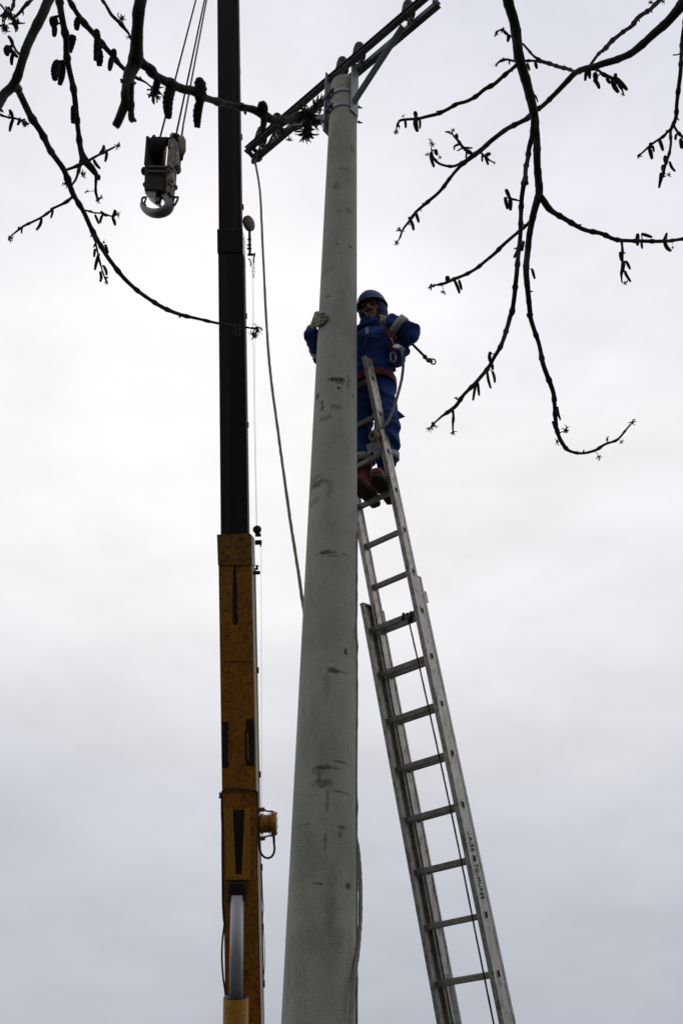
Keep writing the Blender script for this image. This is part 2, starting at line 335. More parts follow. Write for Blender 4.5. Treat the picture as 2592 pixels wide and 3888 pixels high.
b.tube([re-Z*.04+X*.02, re-Z*.09, re-Z*.13], [.018, .024, .012], 8, bump=.3)
b.build('knot', 'roped', rt)

# ------------------------------------------------------------------ extension ladder
LR = V((.77697693, -.62952907, 0)); LU = V((-.17942571, -.22145067, .95852283)); LN = V((-.60341799, -.74475012, -.28501576))
LT = V((.2043621, 5.23334179, 4.83507269))
def LF(x, y, z): return LT+LR*x+LU*y+LN*z
YB = -LT.z/LU.z+.0
lad = thing('extension_ladder', 'two section aluminium extension ladder leaning on the back of the concrete pole', 'ladder', V((LF(.17, YB, 0).x, LF(.17, YB, 0).y, 0)))
def stile(x0, x1, y0, y1, zc, hd, inner, name, label=None):
    mb = MB(); fl = .012; th = .004
    web = x0+th/2 if inner > 0 else x1-th/2      # web on the outer side, flanges reach inward
    # box stile with rounded lips: solid outer web, flanges, thin inner lips leave a groove
    cx = (x0+x1)/2; hw = (x1-x0)/2; cy = (y0+y1)/2; hy = (y1-y0)/2
    if hd > .0421:     # open channel, the sliding section runs beside it
        mb.box(LF(cx-inner*(hw-.002), cy, zc), LR*.002, LN*hd, LU*hy)
        for z_ in (zc-hd+.002, zc+hd-.002): mb.box(LF(cx+inner*.002, cy, z_), LR*(hw-.002), LN*.002, LU*hy)
        for z_ in (zc-hd+.0085, zc+hd-.0085): mb.box(LF(cx+inner*(hw-.0015), cy, z_), LR*.0015, LN*.0045, LU*hy)
        mb.box(LF(cx-inner*(hw-.007), cy, zc+.006), LR*.003, LN*.0035, LU*hy)
    else:
        mb.box(LF(cx, cy, zc), LR*hw, LN*hd, LU*hy)
        for z_ in (zc-hd+.009, zc+hd-.009): mb.box(LF(cx+inner*(hw+.0015), cy, z_), LR*.0025, LN*.008, LU*hy)
    for z_ in (zc-hd+.012, zc+hd-.012): mb.box(LF(cx-inner*(hw+.0008), cy, z_), LR*.0014, LN*.010, LU*hy)
    return mb.build(name, 'alu', lad, bevel=.003)
ZU = -.094; YO = .305
def yof(py, xx, zz=0):      # ladder y whose projection has this pixel row
    lo, hi = -6.0, 2.0
    for _ in range(50):
        mid = (lo+hi)/2; q = M.transposed() @ (LF(xx, mid, zz)-CAM); r_ = q.y/q.z*F+CY
        if r_ > py: lo = mid
        else: hi = mid
    return lo
YLT, YRT = yof(2296, -.0125, .03), yof(2184, .345, .03)
lw = stile(-.025, 0, YB, YLT, .004, .050, 1, 'stile'); rw = stile(.333,   .358, YB, YRT, -.008, .062, -1, 'stile')
lu = stile(-.020, .005, YB+1.0, 1.86, ZU, .042, 1, 'stile'); ru = stile(.275, .300, YB+1.0, 1.86, ZU, .042, -1, 'stile')
nl = int((0-YB)/.28)
def hole(y, x, z, par):
    mb = MB()
    for dy, dz, hy, hz in ((.0172, 0, .0018, .014), (-.0172, 0, .0018, .014), (0, .0124, .0155, .0018), (0, -.0124, .0155, .0018)): mb.box(LF(x-.0008, y+dy, z+dz), LR*.0013, LN*hz, LU*hy)
    return mb
def rung(y, x0, x1, z, par, xout):
    mb = MB(); x0 -= .02 if z == 0 else 0; x1 += .02 if z == 0 else 0; c = LF((x0+x1)/2, y, z); mb.box(c, LR*((x1-x0)/2+.0), LN*.0145, LU*.0145)
    for k in (-.0075, 0, .0075): mb.box(c+LN*.0148+LU*k, LR*((x1-x0)/2), LN*.0009, LU*.0016)
    for k in (-.0075, .0075): mb.box(c-LU*.0148+LN*k, LR*((x1-x0)/2), LU*.0009, LN*.0016)
    # swaged collars where the rung meets the stiles
    for xx in (x0+.004, x1-.004): mb.box(LF(xx, y, z), LR*.0035, LN*.0185, LU*.0185)
    ro = mb.build('rung', 'alud', lad, bevel=.002)
    hole(y, xout, z, ro).build('rung_end', 'alu', ro)
    mb = MB(); mb.box(LF(xout-.0006, y, z), LR*.0010, LN*.0112, LU*.0158); mb.build('bore_shade', 'deadblack', ro)  # near-black plate paints the shade inside the open rung end
for k in range(nl+1): rung(-.28*k, 0, .333, 0, lad, .3600)
for k in range(-12, 6): rung((YO-.012 if k >= 0 else +.003+.28)+.28*k, .005, .275, ZU, lad, .3016)
# guide brackets on the lower section's head, stop lug, grip at the left
mb = MB(); mb.box(LF(.348, yof(2265, .36, -.08), -.083), LR*.012, LN*.013, LU*.035); mb.build('guide_bracket', 'alu', lad, bevel=.002)
mb = MB(); mb.box(LF(.008, yof(2355, .01, -.14), -.142), LR*.004, LN*.004, LU*.065); mb.build('guide_bracket', 'alu', lad, bevel=.002)
mb = MB(); mb.box(LF(.345, YRT+.002, -.008), LR*.014, LN*.064, LU*.004); mb.build('stile_cap', 'alud', lad); mb = MB(); mb.box(LF(-.0125, YLT+.002, .004), LR*.014, LN*.052, LU*.004); mb.build('stile_cap', 'alud', lad)
mb = MB(); mb.box(LF(-.0075, 1.862, ZU), LR*.0145, LN*.044, LU*.004); mb.build('stile_cap', 'dark', lad)
mb = MB(); mb.box(LF(.2875, 1.862, ZU), LR*.0145, LN*.044, LU*.004); mb.tube([LF(.302, 1.80, ZU+.005), LF(.304, 1.80, ZU+.005)], [.007, .007], 8); mb.build('stile_cap', 'dark', lad)
# pulley and hauling line
mb = MB(); pc_ = LF(.285, -.035, .03); mb.lathe(pc_-LR*.010, LR, [(0, .024), (.004, .024), (.007, .017), (.013, .017), (.016, .024), (.020, .024)], 20); mb.build('pulley', 'dark', lad)
mb = MB(); mb.beam(pc_+LU*.045-LR*.013, pc_-LU*.01-LR*.013, LN, .009, .002); mb.beam(pc_+LU*.045+LR*.013, pc_-LU*.01+LR*.013, LN, .009, .002); mb.tube([LF(.235, .022, .018), LF(.235, -.022, .018)], .006, 8); mb.tube([LF(.222, -.02, .02), LF(.246, .022, .02)], .006, 8); mb.build('pulley_strap', 'dark', lad)
mb = MB(); sp = spline([tuple(pc_+LN*.022), tuple(LF(.296, -.5, .05)), tuple(LF(.305, -1.2, .048)), tuple(LF(.300, -1.9, .045)), tuple(LF(.300, -2.6, .05)), tuple(LF(.296, -3.6, .05)), tuple(LF(.30, -4.6, .04))], 20)
mb.tube(sp, .0048, 8, bump=.2); mb.build('hauling_line', mat('hauling_line_dark', (.025, .024, .024), .8, var=.3, scale=80), lad)
# stencilled writing on the right stile (outer face): letters run down the ladder, tops to the far side
def text_on(body, p, dx, dy, size, m, par, sx_=1.0, align='CENTER', bold=.0, fit=None):
    c = bpy.data.curves.new('lettering', 'FONT'); c.body = body; c.size = size; c.extrude = .0006; c.align_x = align; c.align_y = 'CENTER'; c.offset = bold; c.space_character = 1.08
    tmp = bpy.data.objects.new('tmp', c); COL.objects.link(tmp); dg_ = bpy.context.evaluated_depsgraph_get(); me = bpy.data.meshes.new_from_object(tmp.evaluated_get(dg_)); bpy.data.objects.remove(tmp)
    dx, dy = V(dx), V(dy); dz = dx.cross(dy); off = parent_world(par); xs_ = [v_.co.x for v_ in me.vertices]; ln_ = max(xs_)-min(xs_); cx_ = (max(xs_)+min(xs_))/2
    if fit: sx_ = fit/ln_
    for v_ in me.vertices: v_.co.x -= cx_
    for v_ in me.vertices: v_.co = V(p)+dx*v_.co.x*sx_+dy*v_.co.y+dz*v_.co.z-off
    me.materials.clear(); me.materials.append(MT[m]); o = bpy.data.objects.new('lettering', me); COL.objects.link(o); o.parent = par; return o
XO = .3590
text_on('AISE', LF(XO+.0012, (yof(3175, XO)+yof(3233, XO))/2, -.001), -LU, -LN, .045, 'ink', rw, fit=abs(yof(3175, XO)-yof(3231, XO)))
text_on('TG\u2013MURES', LF(XO+.0012, (yof(3278, XO)+yof(3414, XO))/2, -.001), -LU, -LN, .045, 'ink', rw, fit=abs(yof(3280, XO)-yof(3413, XO)))
text_on('U', LF(XO+.0012, yof(3163, XO), -.001), -LU, -LN, .044, 'alud', rw, sx_=.7)
xs = .0072
yc = yof(3830, .005, ZU); mb = MB(); mb.box(LF(xs, yc-.03, ZU), LR*.0008, LN*.027, LU*.20); stk = mb.build('sticker', mat('sticker_film', (.27, .28, .28), .5, var=.08, scale=20), lu)
for k, ch in enumerate('BREFYY'): text_on(ch, LF(xs+.0016, yc+.085-.05*k, ZU), -LU, -LN, .044, 'alud', stk, sx_=1.0)
mb = MB(); mb.box(LF(xs+.0012, yc+.135, ZU+.002), LR*.0006, LN*.018, LU*.016); mb.build('sticker_mark', 'redink', stk)

# ------------------------------------------------------------------ crane
P1 = at(921, 3630, 11.0); P3 = at(871, 0, 12.29)
BA = (P3-P1).normalized(); BW = V((1, 0, 0)); BW = (BW-BA*BW.dot(BA)).normalized(); BD = BW.cross(BA); 
if BD.dot(M.col[2]) > 0: BD = -BD                         # BD points from the boom to the camera side
def buv(px, py):
    P = plane(px, py, P1, BD); q = P-P1; return q.dot(BW), q.dot(BA)
def BP(u, v, d_): return P1+BW*u+BA*v+BD*d_
base_v = (0.9-P1.z)/BA.z
crane = thing('mobile_crane', 'telescopic crane boom, black upper sections sliding out of a yellow base section', 'crane', V((BP(0, base_v, 0).x, BP(0, base_v, 0).y, 0)))
def bsec(pyt, pyb, lt, rt_, lb, rb, d0, d1, name, m, parent=None, bevel=.006, vt=None, vb=None):
    """box section between two pixel rows; left/right pixel edges at both; d0 back offset, d1 front offset"""
    out = []
    for py, l_, r_ in ((pyt, lt, rt_), (pyb, lb, rb)):
        (u0, v0), (u1, v1) = buv(l_, py), buv(r_, py); out.append((u0, u1, (v0+v1)/2))
    (a0, a1, va), (c0, c1, vc) = out
    if vt is not None: va = vt
    if vb is not None: vc = vb
    mb = MB(); vs_ = []
    for (u0, u1, v) in ((a0, a1, va), (c0, c1, vc)):
        vs_ += [BP(u0, v, d1), BP(u1, v, d1), BP(u1, v, d0), BP(u0, v, d0)]
    mb.add(vs_, [(0, 1, 2, 3), (7, 6, 5, 4), (0, 4, 5, 1), (1, 5, 6, 2), (2, 6, 7, 3), (3, 7, 4, 0)])
    return mb.build(name, m, parent or crane, bevel)
tipv = buv(871, -410)[1]
s_top = bsec(0, 1000, 826, 902, 830, 916, -.27, -.03, 'boom_section', 'black', vt=tipv)
s_mid = bsec(900, 2100, 827, 922, 838, 940, -.33, -.015, 'boom_section', 'black')
bsec(868, 958, 824, 921, 825, 923, -.34, .002, 'boom_collar', 'black')
s_base = bsec(2100, 3888, 829, 953, 861, 989, -.42, 0, 'boom_section', 'yellow', vb=base_v)
MT['grimy'] = mat('yellow_grimy', (.30, .125, .012), .6, 0, var=.35, scale=6, dirt_shade=(.05, .028, .01), dirt_shade_pos=.50, bump=.2)
col = bsec(2028, 2146, 824, 952, 828, 955.5, -.44, .014, 'boom_collar', 'grimy')
# side strips: pale flanks on the right; black sections get painted lit sides
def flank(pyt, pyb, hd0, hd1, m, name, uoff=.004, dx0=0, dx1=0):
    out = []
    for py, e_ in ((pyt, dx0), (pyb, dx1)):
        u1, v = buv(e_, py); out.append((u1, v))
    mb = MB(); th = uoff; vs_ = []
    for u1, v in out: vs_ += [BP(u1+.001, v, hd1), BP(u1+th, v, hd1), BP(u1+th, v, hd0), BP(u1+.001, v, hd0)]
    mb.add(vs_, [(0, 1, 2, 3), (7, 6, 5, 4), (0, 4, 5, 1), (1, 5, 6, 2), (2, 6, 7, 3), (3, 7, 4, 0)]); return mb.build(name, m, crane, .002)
flank(2148, 3960, -.40, -.012, 'cream', 'side_strip', .005, 953.8, 990.6)  # right face of the base section coloured pale cream
flank(2030, 2144, -.42, -.0, 'creamr', 'side_strip', .006, 952.4, 955.6)
flank(-300, 866, -.22, -.035, mat('boom_painted_lit_side', (.10, .105, .12), .7, 0, var=.15, spec=.08, scale=6, stretch=(1, 1, .2)), 'side_strip', .004, 897, 914.5)  # light on the black boom's side put into a lighter grey strip
flank(962, 2026, -.26, -.02, mat('boom_painted_lit_side_mid', (.10, .105, .12), .7, 0, var=.2, spec=.08, scale=6, stretch=(1, 1, .2)), 'side_strip', .004, 923.5, 939.5)  # same painted light along the middle section
# rear corner rail of the base section (brown edge)
mb = MB()
for py0, py1, x0, x1 in ((2148, 3960, 972, 1006),):
    u0, v0 = buv(x0-18, py0); u1, v1 = buv(x1-18, py1); mb.beam(BP(u0+.004, v0, -.41), BP(u1+.004, v1, -.41), BW, .012, .014)
mb.build('edge_rail', 'yellow', crane)
def railp(py, d_=-.41, off=.012):
    u0, v0 = buv(954, 2148); u1, v1 = buv(988, 3960); v = buv(960, py)[1]; t_ = (v-v0)/(v1-v0); return BP(u0+(u1-u0)*t_+.004+off, v, d_)
# pads, patches, ribs on the underside
def upatch(px0, px1, py0, py1, m, name, h=.006, px0b=None, px1b=None, d0=0.0):
    px0b = px0 if px0b is None else px0b; px1b = px1 if px1b is None else px1b
    (a, va), (b_, vb_) = buv(px0, py0), buv(px1, py0); (c, vc), (d_, vd) = buv(px0b, py1), buv(px1b, py1)
    mb = MB(); z0, z1 = d0+.0008, d0+h
    vs_ = [BP(a, va, z1), BP(b_, vb_, z1), BP(d_, vd, z1), BP(c, vc, z1), BP(a, va, z0), BP(b_, vb_, z0), BP(d_, vd, z0), BP(c, vc, z0)]
    mb.add(vs_, [(0, 1, 2, 3), (7, 6, 5, 4), (0, 4, 5, 1), (1, 5, 6, 2), (2, 6, 7, 3), (3, 7, 4, 0)]); return mb.build(name, m, crane, .002)
for py, a, b_ in ((2144, 829, 955), (2511, 848, 960)): upatch(a, b_, py, py+3, 'grease', 'weld_seam', .003)
for x0, x1, x2, x3 in ((844, 858, 846, 868), (944, 966, 944, 966)):
    upatch(x0, x1, 2760, 2900, 'dark', 'wear_pad', .012, x2, x3)
upatch(866.5, 871.5, 2775, 2890, 'yellow', 'pad_rail', .02); upatch(937.5, 943, 2780, 2885, 'yellow', 'pad_rail', .02, 940, 946)
# dark grease on the underside behind pads, and a slot painted dark at centre (ragged film)
def smear(cx, y0, y1, hw, seed, taper=1.0):
    mb = MB(); n_ = 26; L_, R_ = [], []
    for i in range(n_+1):
        t_ = i/n_; py = y0+(y1-y0)*t_; ww = hw*(math.sin(math.pi*min(max(t_, .04), .96))**.14)*(1+.30*noise.noise(V((seed, i*.6, 0))))*(1+(taper-1)*t_)
        cc = cx+hw*.25*noise.noise(V((seed+9, i*.3, 0)))
        u0, v0 = buv(cc-ww, py); u1, v1 = buv(cc+ww, py); L_.append(BP(u0, v0, .0035)); R_.append(BP(u1, v1, .0035))
    vs_ = L_+R_; fs = [(i, i+1, n_+2+i, n_+1+i) for i in range(n_)]; mb.add(vs_, fs, True); return mb.build('grease_slot_streak', 'grease', s_base)
upatch(828, 864, 962, 2026, 'dark', 'wear_strip', .004, 840, 876, -.015)
upatch(880, 898, 20, 864, 'dark', 'wear_strip', .004, 884, 903, -.03)
smear(891, 2146, 2200, 5, 2, 1.0); smear(892, 2196, 2345, 8.5, 3, 1.15); smear(894, 2335, 2372, 11, 4, .8); smear(856, 2740, 2915, 15, 5); smear(948, 2730, 2908, 18, 8); smear(905, 2080, 2150, 12, 12)
# lower reinforcement: two flanges leaving a dark narrowing recess
upatch(851, 885, 3070, 3320, 'yel2', 'reinforcement_plate', .03, 859, 896)
upatch(930, 952, 3070, 3320, 'yel2', 'reinforcement_plate', .03, 918, 952)
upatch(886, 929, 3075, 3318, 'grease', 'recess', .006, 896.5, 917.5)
upatch(857, 951, 3320, 3338, 'yel2', 'reinforcement_plate', .035, 857, 951)
# hose looping across the boom, hoses down both sides
def rhose(pts, r_, m, name):
    mb = MB(); mb.tube(spline([tuple(railp(py, -.38, o_)) for py, o_ in pts], 8), r_, 8); return mb.build(name, m, crane)
def bhose(pts, r_=.012, m='hose', name='hose', par=None):
    out = []
    for px, py, d_ in pts:
        u, v = buv(px, py); out.append(tuple(BP(u, v, d_)))
    mb = MB(); mb.tube(spline(out, 8), r_, 8); return mb.build(name, m, par or crane)
bhose([(840, 3040, -.05), (842, 3012, -.01), (852, 2998, .02), (880, 2994, .022), (920, 2996, .022), (955, 2999, .022), (970, 3001, .018), (976, 3014, -.02), (977, 3040, -.03)], .011)
bhose([(842, 3010, .0), (842, 3090, .0), (844, 3140, .0), (844, 3240, .0), (845, 3330, -.0), (846, 3430, 0), (850, 3490, .01), (852, 3510, .01), (845, 3570, .005), (843, 3640, .005), (848, 3710, .01), (857, 3770, .03), (860, 3830, .05)], .0105)
bhose([(976, 3005, -.02), (977, 3080, -.03), (979, 3150, -.04), (982, 3210, -.05), (990, 3245, -.06), (1005, 3262, -.08), (1022, 3264, -.1), (1034, 3254, -.12), (1039, 3235, -.14), (1037, 3215, -.16), (1037, 3195, -.18)], .0125)
rhose([(3555, .014), (3600, .03), (3660, .034), (3710, .03), (3770, .014)], .0035, 'hose', 'wire')
rhose([(3330, .016), (3440, .02), (3480, .027), (3520, .018), (3600, .014), (3780, .016)], .006, 'hose', 'hose')
mb = MB(); u, v = buv(836, 3022); mb.box(BP(u, v, -.03), BW*.012, BA*.03, BD*.02); u, v = buv(832, 3012); mb.box(BP(u, v, -.03), BW*.006, BA*.006, BD*.01); u, v = buv(832, 3030); mb.box(BP(u, v, -.03), BW*.008, BA*.006, BD*.01); mb.build('hose_clip', 'dark', crane)
for px, py in ((983, 2960), (996, 3325+0), (978, 2550), (1003, 3560), (1007, 3785)):
    mb = MB(); mb.box(railp(py, -.40, .014), BW*.012, BA*.035, BD*.02); mb.build('hose_clip', 'grease', crane)
# lift cylinder
mb = MB(); u, v = buv(904, 3368); cl = BP(u, v, .07)
mb.box(cl, BW*.085, BA*.07, BD*.06); mb.box(cl-BA*.09, BW*.10, BA*.025, BD*.05); mb.tube([cl-BW*.10, cl+BW*.10], .06, 16); mb.build('cylinder_clevis', mat('greasy_black', (.012, .009, .007), .7, var=.5, scale=20, bump=.8, bscale=50), crane, .01)
ca = cl-BA*.06+BD*.02; cb = at(896, 3785, 10.75); cdir = (cb-ca).normalized()
mb = MB(); mb.tube([ca, cb+cdir*.3], [.073, .073], 40); mb.build('piston_rod', 'chrome', crane)
mb = MB(); mb.tube([cb-cdir*.0, cb+cdir*2.4], .134, 40); cyl = mb.build('cylinder_barrel', 'yel2', crane, .01)
mb = MB(); mb.tube([cb-cdir*.006, cb-cdir*.0], [.128, .134], 40); mb.tube([cb+cdir*.42, cb+cdir*.426], [.136, .136], 40); mb.build('gland_ring', 'grease', cyl)
# cable reel on the right of the boom
ru_, rv_ = buv(1004, 3135); rc = BP(ru_, rv_, -.12)
reel = MB(); ax = BW
reel.lathe(rc-ax*.045, ax, [(-.03, .075), (.01, .115), (.02, .115), (.021, .098), (.085, .098), (.09, .10)], 28); ro = reel.build('cable_reel', 'yellow', crane)
mb = MB(); mb.lathe(rc+ax*.045, ax, [(0, .118), (.006, .118), (.007, .09), (.02, .09), (.021, .128), (.075, .128), (.077, .125)], 28); mb.build('reel_housing', 'yellow', ro)
mb = MB(); mb.lathe(rc+ax*.1225, ax, [(0, .127), (.004, .127), (.006, .12)], 28); mb.build('reel_cover', 'white', ro)
mb = MB()
for k in range(8):
    a = k*math.pi/4+.3; mb.lathe(rc+ax*.128+BA*.112*math.cos(a)+BD*.112*math.sin(a), ax, [(0, .006), (.008, .006)], 6, False)
mb.build('screw', 'dark', ro)
for sg in (1, -1):
    mb = MB(); q = rc+BA*.155*sg; mb.box(q-ax*.045, ax*.04, BA*.022, BD*.03); mb.tube([tuple(p) for p in spline([tuple(q-ax*.01), tuple(q+ax*.02-BA*sg*.02), tuple(q+ax*.085-BA*sg*.024), tuple(q+ax*.09-BA*sg*.045)], 4)], .010, 8); mb.build('reel_bracket', 'yellow', ro)
mb = MB(); mb.tube([rc-BA*.13+ax*.092, rc-BA*.22+ax*.092], [.016, .011], 10); mb.build('cable_gland', 'dark', ro)
# sheaves and fittings on the right edge
def small(fn, name, m, par=crane, bevel=0): mb = MB(); fn(mb); return mb.build(name, m, par, bevel)
u, v = buv(941, 832); sc_ = BP(u, v, -.13)
small(lambda mb: (mb.lathe(sc_-(BW*.8+BD*.6)*.018, (BW*.8+BD*.6), [(0, .088), (.006, .095), (.014, .08), (.022, .08), (.030, .095), (.036, .088)], 28)), 'sheave', mat('sheave_ochre', (.13, .105, .06), .6, var=.3, scale=12), crane)
def br1(mb):
    for (x0, y0, x1, y1, h) in ((939, 850, 950, 955, .018), (936, 890, 951, 896, .012), (934, 912, 951, 917, .01), (934, 925, 952, 931, .012), (936, 948, 966, 955, .012), (962, 944, 966, 958, .01)):
        (a, va), (c, vc) = buv(x0, y0), buv(x1, y1); mb.box(BP((a+c)/2, (va+vc)/2, -.13), BW*abs(c-a)/2, BA*abs(va-vc)/2, BD*h)
small(br1, 'sheave_bracket', 'dark', crane, .002)
bhose([(938, 968, -.13), (944, 970, -.13), (948, 980, -.13), (948, 996, -.13)], .008, 'dark', 'cable_eye')
bhose([(961, 958, -.13), (960, 966, -.13), (960, 975, -.13), (960, 984, -.13)], .009, 'dark', 'shackle')
mb = MB(); pts = []
for i in range(90):
    t_ = i/89; py = 985+42*t_; u, v = buv(959, py); a = t_*2*math.pi*8; pts.append(BP(u, v, -.13)+BW*.016*math.cos(a)+BD*.016*math.sin(a))
mb.tube(pts, .0022, 5); mb.build('spring', 'steelg', crane)
bhose([(959, 1027, -.13), (959, 1040, -.13)], .007, 'dark', 'wire_clamp')
bhose([(953, 958, -.13), (958, 1300, -.13), (962, 1600, -.13), (970, 1992, -.13)], .0018, 'cable', 'wire')
bhose([(959, 1040, -.13), (963, 1300, -.13), (966, 1600, -.13), (972, 1992, -.13)], .0013, 'cable', 'wire')
bhose([(988, 2055, -.14), (988.5, 2300, -.14), (988.5, 2600, -.14), (989, 2800, -.14), (989.5, 3000, -.14), (990, 3085, -.14)], .0016, 'cable', 'wire')
u, v = buv(973, 2007); kc = BP(u, v, -.12)
small(lambda mb: (mb.lathe(kc-(BW*.25+BD*.97)*.02, (BW*.25+BD*.97), [(0, .042), (.006, .048), (.014, .042), (.026, .042), (.034, .048), (.04, .042)], 24)), 'sheave', 'dark')
def br2(mb):
    for (x0, y0, x1, y1) in BRK:
        (a, va), (c, vc) = buv(x0, y0), buv(x1, y1); mb.box(BP((a+c)/2, (va+vc)/2, -.11), BW*abs(c-a)/2, BA*abs(va-vc)/2, BD*.02)
for BRK in (((966, 2022, 988, 2034),), ((965, 2048, 991, 2065), (984, 2062, 989, 2073)), ((968, 2143, 977, 2162), (977, 2146, 984, 2148)), ((958, 2166, 985, 2179),)):
    small(br2, 'sheave_bracket', 'grease', crane, .002)
for py, px in ((235, 901), (490, 908), (760, 913), (1180, 926), (1600, 932)):
    u, v = buv(px, py); small(lambda mb: mb.box(BP(u+.008, v, -.2), BW*.012, BA*.03, BD*.02), 'lug', 'dark')
# boom head, above the frame, with the hoist ropes running down to the hook block
tip = BP(buv(871, -410)[0], tipv, 0)
small(lambda mb: (mb.box(tip-BD*.15+BA*.12, BW*.14, BA*.16, BD*.2), mb.lathe(tip+BD*.12+BA*.15-BW*.08, BW, [(0, .16), (.02, .16), (.03, .13), (.05, .13), (.06, .16), (.10, .16), (.11, .13), (.13, .13), (.14, .16), (.16, .16)], 28)), 'boom_head', 'black', crane, .01)
ZH = 8.5
def hoist(a, b_, zb_): return [at(*a, ZH), at(b_[0], b_[1], zb_)]
for (a, b_, mid_) in (((605, 535), (866, -470), (760, 0)), ((667, 522), (876, -470), (818, 0)), ((690, 520), (872, -470), (806, 0))):
    z1 = 12.55; pts = [at(a[0], a[1], ZH)]
    for t_ in (.25, .5, .75):
        pts.append(None)
    pe = at(b_[0]+0, b_[1], z1)
    # straight rope from block to head, slight bend only for the dead end
    pts = [pts[0], pe]
    if a[0] == 690: pts = [pts[0], at(696, 474, ZH+.45), pe]
    mb = MB(); mb.tube(pts, .0085, 8); mb.build('hoist_rope', 'cable', crane)
# turret and carrier stub below the frame that the boom stands on
bb = BP(0, base_v, -.2)
small(lambda mb: (mb.box(V((bb.x, bb.y+.3, .95)), X*1.0, Y*1.3, Z*.35), mb.lathe(V((bb.x, bb.y, .45)), Z, [(0, .7), (.2, .7)], 32), mb.box(V((bb.x-.45, bb.y, 1.2)), X*.05, Y*.4, Z*.5), mb.box(V((bb.x+.45, bb.y, 1.2)), X*.05, Y*.4, Z*.5)), 'turret', 'yellow', crane, .02)
small(lambda mb: mb.box(V((bb.x, bb.y+1.5, .35)), X*1.1, Y*3.2, Z*.18), 'chassis', 'dark', crane, .02)

# ------------------------------------------------------------------ hook block
hb0 = at(625, 545, ZH)                       # top of block
ht = thing('hook_block', 'grimy crane hook block with cream side plate and grey steel hook', 'hook', at(600, 828, 8.0))
VD = -Z
side = V((math.cos(math.radians(-24)), math.sin(math.radians(-24)), 0)); fr = V((side.y, -side.x, 0)); 
if fr.y > 0: fr = -fr
def hpt(px, py, d_=0):            # on a vertical plane spanned by side and Z through the block
    return plane(px, py, hb0+fr*d_, fr)
MT['sheave_worn'] = mat('sheave_worn', (.016, .011, .009), .8, 0, var=.5, scale=14, spec=.25)
def hplate(poly, d0, d1, name, m, bevel=.004, par=ht):
    mb = MB(); p = [hpt(a, b_, (d0+d1)/2) for a, b_ in poly]; mb.prism(p, fr*(abs(d1-d0)/2)); return mb.build(name, m, par, bevel)
# dark cheek and sheaves (left part), cream plate (right part)
hplate([(574, 536), (622, 541), (624, 620), (626, 735), (555, 735), (560, 620), (566, 560)], -.05, .0, 'cheek_plate', MT['sheave_worn'])
sh = hpt(592, 590, .05)
mb = MB(); mb.lathe(hpt(573, 588, .03), V((.985, .17, 0)), [(0, .155), (.015, .165), (.03, .14), (.045, .14), (.06, .165), (.075, .14), (.09, .14), (.105, .165), (.115, .155)], 36); mb.build('sheave', MT['sheave_worn'], ht)
mb = MB(); mb.beam(hpt(572, 535, .06), hpt(668, 540, .06), Z, .035, .02); mb.build('tie_bar', 'deadblack', ht, .004)
MT['rustbar'] = mat('rusty_bar', (.085, .05, .035), .8, 0, var=.4, scale=20)
for py in (633, 651): mb = MB(); mb.beam(hpt(558, py, .132), hpt(636, py+2, .132), Z, .010, .008); mb.build('tie_bar', MT['rustbar'], ht, .003)
hplate([(568, 536), (580, 538), (573, 645), (560, 645)], .02, .13, 'cheek_plate', MT['sheave_worn'])
hplate([(561, 642), (631, 646), (631, 742), (559, 738)], .02, .12, 'trunnion_housing', MT['sheave_worn'], .01)
cp = hplate([(645, 540), (664, 530), (676, 545), (677, 600), (668, 626), (664, 690), (656, 748), (638, 742), (637, 640), (641, 600)], .05, .10, 'side_plate', 'creamr', .006)
hplate([(664, 536), (679, 530), (684, 560), (680, 628), (671, 624), (668, 580)], -.02, .04, 'side_plate', 'creamr', .006)
mb = MB(); mb.tube([hpt(552, 650, .06), hpt(674, 644, .06)], .022, 14); mb.tube([hpt(548, 650, .06), hpt(556, 650, .06)], .036, 10); mb.tube([hpt(668, 644, .06), hpt(676, 644, .06)], .036, 10); mb.tube([hpt(550, 701, .06), hpt(556, 701, .06)], .022, 8); mb.tube([hpt(660, 712, .06), hpt(668, 712, .06)], .022, 8); mb.build('pin', 'dark', ht)
for px, py in ((643, 562), (641, 632), (651, 640), (641, 652), (642, 700), (650, 708), (642, 734), (655, 690)):
    mb = MB(); mb.lathe(hpt(px, py, .10), fr, [(0, .011), (.012, .011)], 6, False); mb.build('bolt', 'grease', cp)
mb = MB(); q = hpt(690, 540, .02); mb.tube([hpt(690, 518, .02), hpt(691, 535, .02), hpt(690, 570, .02), hpt(687, 592, .02)], [.016, .034, .036, .02], 14); mb.build('wedge_socket', mat('socket_ochre', (.20, .15, .09), .6, var=.3, scale=15), ht)
mb = MB(); mb.tube([hpt(686, 575, .0), hpt(684, 602, .0)], [.026, .026], 10); mb.tube([hpt(655, 516, .03), hpt(674, 520, .03)], .03, 10, bump=.3); mb.tube([hpt(672, 560, .03), hpt(690, 562, .03)], .022, 10); mb.build('socket_pin', 'dark', ht)
